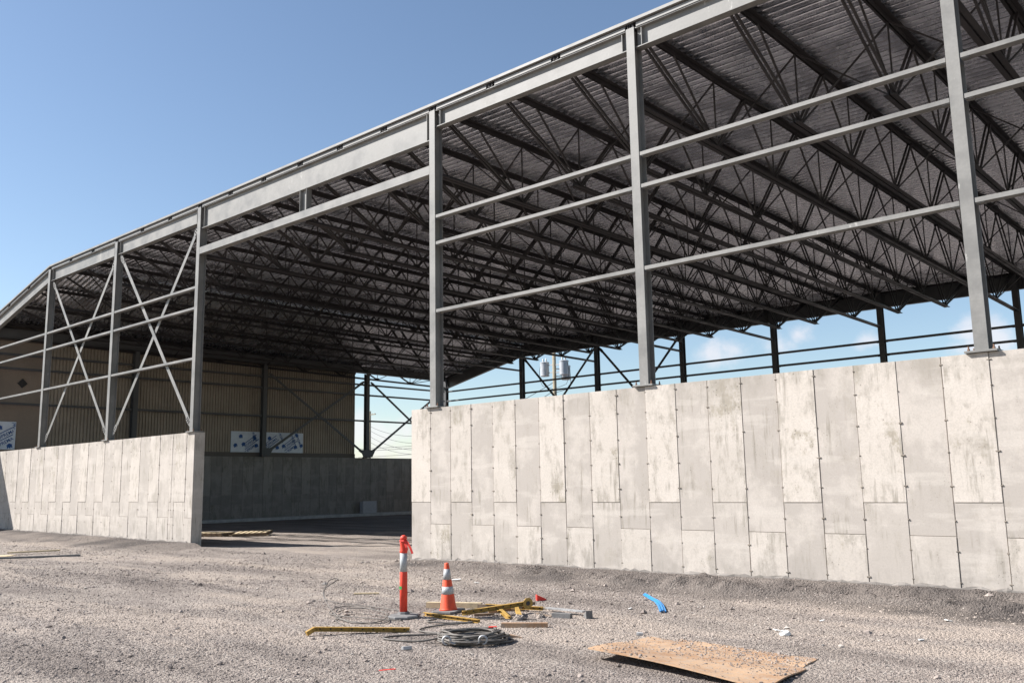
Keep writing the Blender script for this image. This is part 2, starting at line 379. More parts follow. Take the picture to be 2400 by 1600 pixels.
def fine_mask(x, y):
    w = 1.0+0.075*np.clip(x-22, 0, 12)+0.8*fbm(x*0.55, x*0+3.3, 3, 5)+0.5*fbm(x*1.7, y*1.7, 3, 15)
    r = smooth01((y+w+0.35)/0.6)*smooth01((x-20.9)/0.8)
    wl = 1.5+1.6*fbm(x*0.5, y*0.5, 3, 12)+0.06*np.clip(8-x, 0, 9)
    l = smooth01((y+wl+0.5)/0.9)*smooth01((12.5-x)/1.2)
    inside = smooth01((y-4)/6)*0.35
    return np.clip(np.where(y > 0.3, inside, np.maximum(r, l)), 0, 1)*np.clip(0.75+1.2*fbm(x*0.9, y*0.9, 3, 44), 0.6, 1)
def build_ground():
    xs = np.concatenate([np.linspace(-600, -60, 12, endpoint=False), np.linspace(-60, -8, 26, endpoint=False), np.linspace(-8, 18, 105, endpoint=False),
                         np.linspace(18, 36, 440, endpoint=False), np.linspace(36, 60, 30, endpoint=False), np.linspace(60, 600, 14)])
    ys = np.concatenate([np.linspace(-600, -60, 12, endpoint=False), np.linspace(-60, -12, 40, endpoint=False), np.linspace(-12, 0.4, 320, endpoint=False),
                         np.linspace(0.4, 8, 50, endpoint=False), np.linspace(8, 40, 32, endpoint=False), np.linspace(40, 600, 14)])
    X, Y = np.meshgrid(xs, ys); Z = ground_h(X, Y)+0.008*fbm(X*13, Y*13, 2, 21)*(np.abs(X-27) < 12)
    V = np.stack([X.ravel(), Y.ravel(), Z.ravel()], 1); nx = len(xs); ny = len(ys)
    i, j = np.meshgrid(np.arange(nx-1), np.arange(ny-1)); a = (j*nx+i).ravel()
    F = np.stack([a, a+1, a+nx+1, a+nx], 1)
    o = np_mesh('ground', V, F, [M['ground']], [('fine', 'POINT', fine_mask(X, Y).ravel())], True)
    tag(o, kind='structure')
build_ground()
PLATE_A = [(30.66, -6.02, .11), (32.66, -6.30, .05), (32.56, -5.26, .035), (30.70, -4.98, .05)]
PLATE_B = [(30.84, -5.22, .006), (32.52, -5.42, .006), (32.42, -4.68, .024), (30.94, -4.78, .020)]
def plate_pt(C, a, b):
    P = [(x, y, float(ground_h(np.array([x]), np.array([y]))[0])+h) for x, y, h in C]
    x, y, z = [(P[0][i]*(1-a)+P[1][i]*a)*(1-b)+(P[3][i]*(1-a)+P[2][i]*a)*b for i in range(3)]
    return x, y, z+0.012*math.sin(3.0*a+2*b)+0.008*math.sin(7*b+4*a)
def build_gravel(n=150000):
    ph = (1+5**0.5)/2
    ico = np.array([(-1,ph,0),(1,ph,0),(-1,-ph,0),(1,-ph,0),(0,-1,ph),(0,1,ph),(0,-1,-ph),(0,1,-ph),(ph,0,-1),(ph,0,1),(-ph,0,-1),(-ph,0,1)])/1.9
    fc = np.array([(0,11,5),(0,5,1),(0,1,7),(0,7,10),(0,10,11),(1,5,9),(5,11,4),(11,10,2),(10,7,6),(7,1,8),(3,9,4),(3,4,2),(3,2,6),(3,6,8),(3,8,9),(4,9,5),(2,4,11),(6,2,10),(8,6,7),(9,8,1)])
    oc = np.array([(1,0,0),(0,1,0),(-1,0,0),(0,-1,0),(0,0,1),(0,0,-1)], float); of = np.array([(0,1,4),(1,2,4),(2,3,4),(3,0,4),(1,0,5),(2,1,5),(3,2,5),(0,3,5)])
    # even cover in the picture: more stones nearer the camera
    dist = 7.0*np.exp(RNG.random(n*2)*math.log(36/7.0)); ang = YAW+(RNG.random(n*2)-0.5)*1.16
    x = CAM.x+np.sin(ang)*dist; y = CAM.y+np.cos(ang)*dist
    u_ = x*math.cos(.35)+y*math.sin(.35); v_ = y*math.cos(.35)-x*math.sin(.35)
    worn = smooth01((fbm(u_*0.22, v_*0.8, 4, 61)+0.02)/0.16)
    keep = (y < -0.05) & (RNG.random(len(x)) > np.clip(0.7*fine_mask(x, y)+0.72*worn, 0, 0.9)); x = x[keep][:n]; y = y[keep][:n]; dist = dist[keep][:n]; n = len(x)
    s = 0.0046*np.exp(RNG.normal(0, 0.38, n))*np.clip(dist/9, 0.9, 1.9)
    s = np.where(RNG.random(n) < 0.012, s*RNG.uniform(1.8, 3.6, n), s); s = np.clip(s, 0.0035, 0.05)
    z = ground_h(x, y)
    # stones and grit lying on the two plates
    m_ = 2300; pts = []
    for i in range(m_):
        C = PLATE_A if i < 950 else PLATE_B
        a, b = RNG.random(), RNG.random()
        if C is PLATE_A and b < 0.45 and RNG.random() < 0.75 and a > 0.3: b = 0.45+0.55*RNG.random()
        pts.append(plate_pt(C, a, b))
    pts = np.array(pts); x = np.concatenate([x, pts[:, 0]]); y = np.concatenate([y, pts[:, 1]]); z = np.concatenate([z, pts[:, 2]])
    s = np.concatenate([s, 0.0055*np.exp(RNG.normal(0, 0.4, m_))]); dist = np.concatenate([dist, np.full(m_, 8.0)]); n = len(x)
    VV = []; FF = []; base = 0
    for sel, tv, tf in ((dist < 11, ico, fc), (dist >= 11, oc, of)):
        X, Y, Z, S = x[sel], y[sel], z[sel], s[sel]; k = len(X); nv = len(tv)
        sc3 = np.stack([RNG.uniform(.75, 1.35, k), RNG.uniform(.75, 1.35, k), RNG.uniform(.45, .85, k)], 1)*S[:, None]
        P = tv[None]*RNG.uniform(.72, 1.25, (k, nv, 1))*sc3[:, None, :]
        a = RNG.random(k)*6.283; t = RNG.normal(0, .35, k); ca, sa, ct, st = np.cos(a), np.sin(a), np.cos(t), np.sin(t)
        px = P[..., 0]; py = P[..., 1]; pz = P[..., 2]
        py, pz = py*ct[:, None]-pz*st[:, None], py*st[:, None]+pz*ct[:, None]
        px, py = px*ca[:, None]-py*sa[:, None], px*sa[:, None]+py*ca[:, None]
        VV.append(np.stack([px+X[:, None], py+Y[:, None], pz+(Z+0.25*S)[:, None]], -1).reshape(-1, 3))
        FF.append((tf[None]+(np.arange(k)*nv)[:, None, None]).reshape(-1, 3)+base); base += k*nv
    o = np_mesh('gravel', np.concatenate(VV), np.concatenate(FF), [M['stone']])
    tag(o, 'loose grey crushed stone spread over the yard in front of the walls', 'gravel', kind='stuff')
build_gravel()

# ------------------------------------------------------------------ concrete walls
ZT = 3.375            # top of the concrete
J1, J2 = 1.356, 0.90  # the two alternating bottom joints of the tall forms
TIES = [3.27, 2.93, 2.475, 2.03, 1.587, 1.12, 0.695, 0.30]
def panel_wall(name, joints, p0, axis, nrm, thick, label, cat='concrete wall', ties=True, first=0, zbot=-0.15, cm='concrete', tk=1.0):
    """form-cast wall: every cast panel a shallow slab of its own on the wall's core, all one mesh"""
    axis = Vector(axis); nrm = Vector(nrm); p0 = Vector(p0)
    V = []; F = []; tone = []; rnd = []; mi = []
    def put(verts, faces, t, r, m_):
        b = len(V); V.extend([tuple(q) for q in verts])
        for f in faces: F.append(tuple(b+i for i in f)); tone.append(t); rnd.append(r); mi.append(m_)
    def slab(u0, u1, z0, z1, d0, d1, t, r, m_=0, c=0.0):
        q = lambda u, z, d: p0+axis*u+nrm*d+Vector((0, 0, z))
        vv = [q(u0, z0, d0), q(u1, z0, d0), q(u1, z1, d0), q(u0, z1, d0), q(u0+c, z0+c, d1), q(u1-c, z0+c, d1), q(u1-c, z1-c, d1), q(u0+c, z1-c, d1)]
        put(vv, [(3,2,1,0),(4,5,6,7),(0,1,5,4),(1,2,6,5),(2,3,7,6),(3,0,4,7)], t, r, m_)
    L_ = joints[-1]
    slab(joints[0]+0.004, L_-0.004, zbot, ZT-0.004, -thick, -0.013, 0.4, 0.3)
    rr = random.Random(hash(name) % 1000 if False else len(joints)*7+first)
    for k in range(len(joints)-1):
        u0, u1 = joints[k], joints[k+1]; even = (k+first) % 2 == 0; zj = J1 if even else J2
        g = 0.0035
        for (z0, z1, t) in ((zj, ZT, 1.0 if even else 0.0), (zbot, zj, 0.1 if even else 0.9)):
            off = rr.uniform(0.003, 0.011) if t > 0.5 else rr.uniform(-0.004, 0.003)
            slab(u0+g*rr.uniform(.3, 1.9), u1-g*rr.uniform(.3, 1.9), z0+(g if z0 > zbot else 0), z1-(g if z1 < ZT else 0), -0.013, off,
                 min(1, max(0, 0.65+(t-0.65)*tk+rr.uniform(-.3, .25)*(0.5+0.5*tk))), rr.random(), 0, 0.003)
        if ties and k > 0:
            for z in TIES:
                if rr.random() < 0.08: continue
                w = rr.uniform(.010, .034); h = rr.uniform(.007, .015); zz = z+rr.uniform(-.012, .012)
                slab(u0-w+rr.uniform(-.008, .008), u0+w, zz-h, zz+h, -0.01, 0.014, 0, 0, 1, 0.005)
    me = bpy.data.meshes.new(name); me.from_pydata(V, [], F); me.update()
    me.materials.append(M[cm]); me.materials.append(M['tie']); me.polygons.foreach_set('material_index', mi)
    for nm, d in (('tone', tone), ('rnd', rnd)):
        a = me.attributes.new(nm, 'FLOAT', 'FACE'); a.data.foreach_set('value', d)
    o = link(bpy.data.objects.new(name, me)); tag(o, label, cat); return o
jr = [21.25+0.6195*k for k in range(0, 32)]
RW = panel_wall('concrete_wall', jr, (0, 0, 0), (1, 0, 0), (0, -1, 0), 0.33, 'long pale form-cast concrete wall right of the opening behind the orange post')
jl = [-6.6+0.0*0]; x = 11.28
jl = [11.72, 11.28, 10.638, 10.449, 10.322, 9.645]
while jl[-1] > -6.3: jl.append(jl[-1]-0.643)
jl = jl[::-1]
LW = panel_wall('concrete_wall', jl, (0, 0, 0), (1, 0, 0), (0, -1, 0), 0.33, 'pale concrete wall left of the opening under the white cross braces', tk=0.4, first=0 if len(jl) % 2 else 1)
panel_wall('concrete_wall', [0.34+0.61*k for k in range(0, 45)], (-6.256, 0, 0), (0, 1, 0), (1, 0, 0), 0.3, 'shaded concrete end wall inside the hall below the brown siding', zbot=-0.1, cm='darkconcrete')
D = 27.32
panel_wall('concrete_wall', [0.62*k for k in range(0, 74)], (38.9+0.25, D-0.12, 0), (-1, 0, 0), (0, -1, 0), 0.3, 'low concrete back wall of the hall mostly hidden behind the front wall', zbot=-0.1)
def spill(parent, xa, xb):
    rr = random.Random(3); x = xa; V = []; F = []
    while x < xb:
        w = 0.006+0.035*(rr.random()**3); h = 0.015+0.045*rr.random()**2; z = float(ground_h(np.array([x]), np.array([-0.06]))[0])
        V += [(x, 0.0, z-0.2), (x, -w-0.02, z-0.2), (x, -w-0.012, z+h*0.35), (x, -0.017, z+h), (x, 0.0, z+h)]; x += rr.uniform(.05, .16)
    n = len(V)//5
    for i in range(n-1):
        for k in range(5): F.append((i*5+k, i*5+(k+1) % 5, (i+1)*5+(k+1) % 5, (i+1)*5+k))
    b = MB(); b.add(V, F); b.build('concrete_spill', M['darkconcrete'], parent)
spill(RW, 21.26, 36.0); spill(LW, -4.0, 11.6)
# pale footing along the end wall
fo = MB()
pr = [(-6.25, 5), (-5.72, 5), (-5.78, 11), (-5.62, 14), (-5.75, 18), (-5.45, 20), (-5.35, 22.5), (-5.5, 26.9), (-6.25, 26.9)]
fo.extrude([(a, b) for a, b in pr], (0, 0, -0.1), (0, 0, 0.17), (1, 0, 0), (0, 1, 0))
fo.build('concrete_footing', M['footing'], bevel=0.02, label='pale concrete footing strip along the base of the shaded end wall', cat='footing')

# ------------------------------------------------------------------ steel hall
HALL = empty('steel_hall', (0, 0, 0), label='unfinished grey steel hall frame with open-web joists under a ribbed metal roof', cat='building')
XF = [-6.25, 0.0, 5.81, 11.49, None, 21.944, 27.434, 32.94, 38.43]     # front column lines (None: wide doorway)
XB = [-6.25, 0.45, 6.13, 11.71, 16.87, 22.02, 27.51, 33.0, 38.5]     # back column lines
SY = 0.013
RIDGE = lambda y: 0.45*y/D
def zdeck(x, y):      # underside of the deck
    z = 10.415-SY*y; u = x-RIDGE(y)
    return z-0.0046*u if u > 0 else z+0.205*u
# columns
def column(x, y, z1, wf, dp, face, plate=(0.42, 0.36), zb=ZT, mt='steel'):
    """W section; face = 'y' flanges face the yard, 'x' flanges face along the building"""
    c = MB(); up = (0, 1, 0) if face == 'y' else (1, 0, 0)
    c.ibeam((x, y, zb+0.035), (x, y, z1), wf, dp, 0.014, 0.010, up)
    o = c.build('column', M[mt], HALL)
    b = MB(); b.box((x-plate[0]/2, y-plate[1]/2, zb+0.004), (x+plate[0]/2, y+plate[1]/2, zb+0.034)); b.build('base_plate', M[mt], o, bevel=0.003)
    for sx in (-1, 1):
        for sy in (-1, 1):
            q = MB(); bx, by = x+sx*(plate[0]/2-0.05), y+sy*(plate[1]/2-0.05)
            q.lathe([(0.019, zb+0.034), (0.019, zb+0.062)], 6, (bx, by, 0)).lathe([(0.011, zb+0.062), (0.011, zb+0.10)], 8, (bx, by, 0)); q.build('anchor_bolt', M['bolt'], o)
    return o
FY = 0.12                       # front columns' centre line: outer flange just behind the wall face
for x in XF:
    if x is not None: column(x, FY, zdeck(x, 0)-0.115 if x > -6 else zdeck(x, 0)-0.15, 0.18, 0.24, 'y')
for x in XB: column(x, D, zdeck(x, D)-0.02, 0.24, 0.26, 'y', mt='shadedsteel')
for y in (6.5, 13.63, 20.68): column(-6.15, y, 8.38, 0.24, 0.26, 'x', mt='shadedsteel')
# front eave beams between the columns
def eave(xa, xb, depth, y=FY, bf=0.17, cut=0.09, zoff=0.115, name='eave_beam', mt='steel'):
    za, zb = zdeck(xa, y)-zoff-depth/2, zdeck(xb, y)-zoff-depth/2
    c = MB(); c.ibeam((xa+cut, y, za), (xb-cut, y, zb), bf, depth, 0.018, 0.011)
    o = c.build(name, M[mt], HALL)
    # end plates and stiffener at the connection
    for xx, zz in ((xa+cut+0.13, za), (xb-cut-0.13, zb)):
        e = MB(); e.box((xx-0.006, y-bf/2+0.012, zz-depth/2+0.03), (xx+0.006, y-0.008, zz+depth/2-0.03)); e.build('stiffener_plate', M[mt], o)
    return o
deps = [(-6.25, 0.0, 0.46), (0.0, 5.81, 0.47), (5.81, 11.49, 0.47), (11.49, 21.944, 0.68), (21.944, 27.434, 0.41), (27.434, 32.94, 0.41), (32.94, 38.43, 0.41)]
for a, b, d in deps: eave(a, b, d)
for a, b in zip(XB[:-1], XB[1:]): eave(a, b, 0.62, D-0.02, 0.22, 0.13, 0.12, mt='shadedsteel')
# door header and hanger
h = MB(); h.bar((11.59, FY-0.02, 8.862), (21.85, FY-0.02, 8.80), 0.2, 0.205); h.build('door_header', M['steel'], HALL)
h = MB(); h.ibeam((16.88, FY, 8.94), (16.88, FY, 9.56), 0.17, 0.30, 0.012, 0.01, (1, 0, 0)); h.build('header_hanger', M['steel'], HALL)
# girts
GZ = [7.69, 7.075, 5.535]
def girt(p0, p1, hgt=0.068, wid=0.15, mt='steel'):
    c = MB(); c.bar(p0, p1, wid, hgt); o = c.build('girt', M[mt], HALL)
    d = (Vector(p1)-Vector(p0)).normalized()
    for q, s in ((Vector(p0), 1), (Vector(p1), -1)):
        e = MB(); a = q+d*s*0.004; e.bar(a+Vector((0, 0, -hgt/2-0.008)), a+d*s*0.11+Vector((0, 0, -hgt/2-0.008)), wid*0.8, 0.014); e.build('clip_angle', M[mt], o)
for (a, b) in ((-6.25, 0.0), (0.0, 5.81), (5.81, 11.49), (21.944, 27.434), (27.434, 32.94), (32.94, 38.43)):
    for k, z in enumerate(GZ):
        zz = z+(0.045 if b < 12 else -0.02)+(0.03 if k == 0 and b < 12 else 0)
        girt((a+0.10, FY-0.035, zz), (b-0.10, FY-0.035, zz))
for a, b in zip(XB[:-1], XB[1:]):
    for z in GZ: girt((a+0.13, D-0.02, z+0.03), (b-0.13, D-0.02, z+0.03), 0.09, 0.15, 'shadedsteel')
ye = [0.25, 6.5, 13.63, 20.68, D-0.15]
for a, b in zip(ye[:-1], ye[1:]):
    for z in GZ: girt((-6.15, a+0.13, z+0.02), (-6.15, b-0.13, z+0.02), 0.09, 0.15, 'shadedsteel')
# X braces
def brace(p0, p1, w, t, nrm, mt='steel'):
    p0, p1, nrm = Vector(p0), Vector(p1), Vector(nrm); d = (p1-p0).normalized(); s = d.cross(nrm).normalized()
    c = MB(); c.bar(p0+d*0.28, p1-d*0.28, w, t, nrm); o = c.build('cross_brace', M[mt], HALL)
    for q, sg in ((p0, 1), (p1, -1)):
        e = MB(); b0 = q+d*sg*0.10
        poly = [(-0.05, 0.0), (0.05, 0.0), (0.085, 0.20), (0.085, 0.34), (0.03, 0.44), (-0.03, 0.44), (-0.085, 0.34), (-0.085, 0.20)]
        e.prism(poly, b0-nrm*(t/2+0.012), s, d*sg, 0.01); e.mat(1)
        for i in range(3):
            for j in (-1, 1):
                cc = b0-nrm*(t/2+0.014)+s*(0.03*j)+d*sg*(0.16+0.08*i)
                e.prism([(-.012,-.012),(.012,-.012),(.012,.012),(-.012,.012)], cc-nrm*0.012*(1 if True else 1), s, d*sg, 0.02)
        e.build('gusset_plate', [M[mt], M['joist']], o)
def xbrace(xa, xb, y, z0, z1, off=0.12, mt='steel'):
    brace((xa+off, y+0.02, z0), (xb-off, y+0.02, z1), 0.135, 0.012, (0, 1, 0), mt); brace((xa+off, y-0.02, z1), (xb-off, y-0.02, z0), 0.135, 0.012, (0, 1, 0), mt)
for a, b in ((0.0, 5.81), (5.81, 11.49)): xbrace(a, b, FY+0.005, ZT+0.12, 9.86)
for a, b in ((XB[1], XB[2]), (XB[2], XB[3])): xbrace(a, b, D, ZT+0.1, 9.3, mt='shadedsteel')
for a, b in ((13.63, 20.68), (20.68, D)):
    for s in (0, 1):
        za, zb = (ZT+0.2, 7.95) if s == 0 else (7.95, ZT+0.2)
        brace((-6.1+0.02*s, a+0.16, za), (-6.1+0.02*s, b-0.16, zb), 0.13, 0.02, (1, 0, 0), 'shadedsteel')
g = MB(); g.prism([(-0.335, 0), (0.335, 0), (0.575, 0.43), (-0.575, 0.43)], (-6.02, 20.68, ZT+0.035), (0, 1, 0), (0, 0, 1), 0.015); g.build('gusset_plate', M['shadedsteel'], HALL)
g = MB(); g.prism([(0.0, 0), (0.335, 0), (0.575, 0.43), (0.0, 0.43)], (-6.02, 13.63, ZT+0.035), (0, 1, 0), (0, 0, 1), 0.015); g.build('gusset_plate', M['shadedsteel'], HALL)

eb = MB(); eb.ibeam((-6.14, 0.26, 8.62), (-6.14, D-0.16, 8.60), 0.2, 0.42, 0.016, 0.01); eb.build('end_beam', M['shadedsteel'], HALL)
# roof joists
def jx(k):            # k-th joist line: front x, back x
    def lin(xs):
        out = []
        for a, b in zip(xs[:-1], xs[1:]): out += [a, a+(b-a)/3, a+2*(b-a)/3]
        return out+[xs[-1]]
    return lin([-6.25, 0.0, 5.81, 11.49, 16.74, 21.944, 27.434, 32.94, 38.43])[k], lin(XB)[k]
NJ = 25
JO = []
def joist(k):
    xf, xb = jx(k); xf += 0.0; col = k % 3 == 0
    X = lambda y: xf+(xb-xf)*y/D
    depth = 1.63 if k >= 3 else (0.74, 1.15, 1.35)[k]
    zt = lambda y: zdeck(X(y), y)-0.012
    zb = lambda y: zdeck(X(y), y)-depth
    dirx = Vector((X(1)-X(0), 1, -SY)).normalized()
    ya, yb = 0.03, D-0.02
    def T(y, dx=0, dz=0): return Vector((X(y)+dx, y, zt(y)+dz))
    def Bt(y, dx=0, dz=0): return Vector((X(y)+dx, y, zb(y)+dz))
    n0, n1 = 3.1, 24.2; nn = 8; sp = (n1-n0)/nn
    w = MB()
    # web: bottom nodes and top nodes half way between
    def double(p, q, s=0.04):
        for dx in (-0.045, 0.045): w.bar(p+Vector((dx, 0, 0)), q+Vector((dx, 0, 0)), s, s, (1, 0, 0.01))
    def single(p, q, s=0.036): w.bar(p, q, s, s, (1, 0, 0.01))
    nodes = [n0+sp*i for i in range(nn+1)]
    double(T(0.25, 0, -0.1), Bt(n0, 0, 0.05), 0.043); single(T(1.55, 0, -0.08), Bt(n0, 0, 0.05))
    double(T(D-0.25, 0, -0.1), Bt(n1, 0, 0.05), 0.043); single(T(D-1.55, 0, -0.08), Bt(n1, 0, 0.05))
    for i, y in enumerate(nodes):
        if i < nn:
            t = y+sp/2; big = i in (0, 1, 2)
            (double if i < nn/2 else single)(Bt(y, 0, 0.05), T(t, 0, -0.08))
            (single if i < nn/2 else double)(T(t, 0, -0.08), Bt(y+sp, 0, 0.05))
        single(Bt(y, 0, 0.05), T(y, 0, -0.08), 0.028)
        for s_ in (-1,):
            w.bar(Bt(y-0.14, 0, 0.1), Bt(y+0.14, 0, 0.1), 0.015, 0.13)
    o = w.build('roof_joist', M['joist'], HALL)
    tc = MB(); bc = MB()
    for s in (-1, 1):
        tc.angle(T(ya, 0.016*s, 0), T(yb, 0.016*s, 0), 0.10, -0.10, 0.012, (0, 0, 1), s)
        e0, e1 = (n0-0.25, n1+0.25)
        if col: e0, e1 = 0.26, D-0.15
        bc.angle(Bt(e0, 0.016*s, 0), Bt(e1, 0.016*s, 0), 0.09, 0.09, 0.012, (0, 0, 1), s)
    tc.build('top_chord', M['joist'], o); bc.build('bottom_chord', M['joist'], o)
    for yy in (FY-0.10, D-0.12):
        st = MB()
        st.box((X(yy)-0.06, yy+0.02, zdeck(X(yy), yy)-0.100), (X(yy)+0.06, yy+0.2, zdeck(X(yy), yy)-0.092))
        for s in (-0.055, 0.055): st.box((X(yy)+s-0.006, yy, zdeck(X(yy), yy)-0.108), (X(yy)+s+0.006, yy+0.2, zdeck(X(yy), yy)-0.016))
        st.build('joist_seat', M['joist'], o)
    JO.append((X, zt, zb, nodes))
for k in range(NJ): joist(k)
# bridging: crossed light angles between neighbouring joists, one row per line
for yi, y in enumerate((3.1, 8.4, 13.65, 18.9, 24.2)):
    b = MB()
    for k in range(NJ-1):
        A, B_ = JO[k], JO[k+1]; off = 0.012
        p = Vector((A[0](y)+0.03, y, A[1](y)-0.10)); q = Vector((B_[0](y)-0.03, y, B_[2](y)+0.06))
        r = Vector((A[0](y)+0.03, y+0.05, A[2](y)+0.06)); s = Vector((B_[0](y)-0.03, y+0.05, B_[1](y)-0.10))
        b.bar(p, q, 0.03, 0.03); b.bar(r, s, 0.03, 0.03)
    b.build('cross_bridging', M['joist'], HALL)

# ribbed deck: flutes run along the building
def deck(xa, xb, name):
    pitch = 0.21; n = int((D+0.2)/pitch); V = []; F = []
    prof = []
    for i in range(n):
        y = -0.01+i*pitch
        prof += [(y, 0.0), (y+0.046, 0.0), (y+0.053, 0.072), (y+0.203, 0.072)]
    prof.append((-0.01+n*pitch, 0.0))
    for i in range(9):
        t = i/8
        for y, z in prof:
            x = (RIDGE(y)*(1-t)+xb*t+0.004*(1-t)) if xb > 0.5 else (xa*(1-t)+(RIDGE(y)-0.19)*t)
            V.append((x, y, zdeck(x, y)+z))
    m_ = len(prof)
    for a in range(8):
        for i in range(m_-1): F.append((a*m_+i, a*m_+i+1, (a+1)*m_+i+1, (a+1)*m_+i))
    b = MB(); b.add(V, F); o = b.build(name, M['deck'], HALL)
    s = o.modifiers.new('gauge', 'SOLIDIFY'); s.thickness = 0.002; s.offset = 1
    return o
deck(0.012, 38.75, 'roof_deck'); deck(-6.52, -0.012, 'roof_deck')
b = MB(); b.extrude([(-0.04, -0.118), (0.0, -0.118), (0.0, -0.004), (-0.04, -0.004)], (0.45, D+0.06, zdeck(0.46, D)), (38.6, D+0.06, zdeck(38.6, D)), (0, 1, 0), (0, 0, 1)); b.build('closure_channel', M['joist'], HALL)
b = MB(); b.extrude([(-0.04, -0.118), (0.0, -0.118), (0.0, -0.004), (-0.04, -0.004)], (-6.3, D+0.06, zdeck(-6.3, D)), (0.44, D+0.06, zdeck(0.44, D)), (0, 1, 0), (0, 0, 1)); b.build('closure_channel', M['joist'], HALL)
# edge angle and closure channel along the front eave
def edge_run(xa, xb, y0, sgn):
    c = MB(); za, zb = zdeck(xa, y0), zdeck(xb, y0)
    c.bar((xa, y0-0.004*sgn, za+0.022), (xb, y0-0.004*sgn, zb+0.022), 0.008, 0.06)
    c.bar((xa, y0+0.05*sgn, za-0.006), (xb, y0+0.05*sgn, zb-0.006), 0.098, 0.006)
    c.build('roof_edge_angle', M['edge'], HALL)
rg = MB(); rz = lambda y, dx: zdeck(RIDGE(y)+1e-4, y)
rg.extrude([(-0.15, 0.030), (-0.145, 0.030), (-0.145, 0.072), (0.09, 0.080), (0.09, 0.085), (-0.15, 0.078)], (0.0, 0.02, zdeck(1e-4, 0.02)), (RIDGE(D), D, zdeck(RIDGE(D)+1e-4, D)), (1, 0, 0), (0, 0, 1)); rg.build('ridge_flashing', M['edge'], HALL)
edge_run(0.005, 38.75, -0.02, 1); edge_run(-6.6, -0.005, -0.02, 1); edge_run(0.455, 38.75, D+0.19, -1); edge_run(-6.6, 0.445, D+0.19, -1)
for k in range(NJ-1):
    xa, xb = jx(k)[0]+0.125, jx(k+1)[0]-0.125
    c = MB(); c.channel((xa, 0.022, zdeck(xa, 0)-0.111), (xb, 0.022, zdeck(xb, 0)-0.111), 0.06, 0.075, 0.005, (0, 0, 1), -1)
    c.build('closure_channel', M['edge'], HALL)

# ------------------------------------------------------------------ older building next door
OLD = empty('old_building', (-6.62, 0, 0), label='older tan building with ribbed siding and foam-boarded windows beyond the end wall', cat='building')
ox = -6.62
zt_old = 8.42
b = MB()      # block behind the facade, with a lean-to front that slopes toward the yard
side = [(-3.9, -0.2), (20.15, -0.2), (20.15, zt_old), (0.1, zt_old), (0.05, 7.16), (-3.9, 4.43)]
b.extrude(side, (-5.4, 0, 0), (-0.05, 0, 0), (0, 1, 0), (0, 0, 1)); b.build('rear_block', M['tanwall'], OLD)
w = MB(); w.extrude([(-3.9, -0.2), (2.62, -0.2), (2.62, zt_old), (0.1, zt_old), (0.05, 7.16), (-3.9, 4.43)], (-0.045, 0, 0), (0.02, 0, 0), (0, 1, 0), (0, 0, 1)); w.build('smooth_wall', M['tanwall'], OLD)
prof = []; y = 2.63
while y < 20.1:
    prof += [(y, 0.0), (y+0.022, 0.0), (y+0.034, 0.055), (y+0.122, 0.055), (y+0.134, 0.0)]; y += 0.155
V = [(px, py, 3.62) for py, px in prof]+[(px, py, zt_old) for py, px in prof]; n = len(prof)
b = MB(); b.add(V, [(i, i+1, n+i+1, n+i) for i in range(n-1)]); o = b.build('ribbed_siding', M['siding'], OLD)
s_ = o.modifiers.new('gauge', 'SOLIDIFY'); s_.thickness = 0.003
b = MB(); b.box((-0.044, 2.63, ZT+0.0), (0.07, 20.14, 3.612)); b.build('base_flashing', M['flash'], OLD)
b = MB(); b.extrude([(0.1, zt_old-0.06), (20.14, zt_old-0.06), (20.14, zdeck(-6.6, 20.14)+0.09), (0.1, zdeck(-6.6, 0.1)+0.09)], (-0.02, 0, 0), (0.09, 0, 0), (0, 1, 0), (0, 0, 1)); b.build('eave_closure', M['flash'], OLD)

def text_mesh(s, size):
    cu = bpy.data.curves.new('lettering', 'FONT'); cu.body = s; cu.size = size; cu.align_x = 'CENTER'; cu.align_y = 'CENTER'; cu.extrude = 0.002; cu.offset = 0.002
    t = bpy.data.objects.new('lettering', cu); COL.objects.link(t)
    bpy.context.view_layer.update(); dg = bpy.context.evaluated_depsgraph_get()
    me = bpy.data.meshes.new_from_object(t.evaluated_get(dg)); COL.objects.unlink(t); bpy.data.objects.remove(t); bpy.data.curves.remove(cu)
    vs = [tuple(v.co) for v in me.vertices]; fs = [tuple(q.vertices) for q in me.polygons]; bpy.data.meshes.remove(me); return vs, fs
TXT = text_mesh('SOPREMA', 0.2)
HEAD = [(-.16,-.10),(-.10,-.13),(-.06,-.05),(-.02,-.13),(.05,-.12),(.06,-.04),(.10,-.12),(.17,-.08),(.14,.02),(.17,.09),(.10,.12),(.03,.17),(-.06,.15),(-.12,.09),(-.18,.06),(-.13,0)]
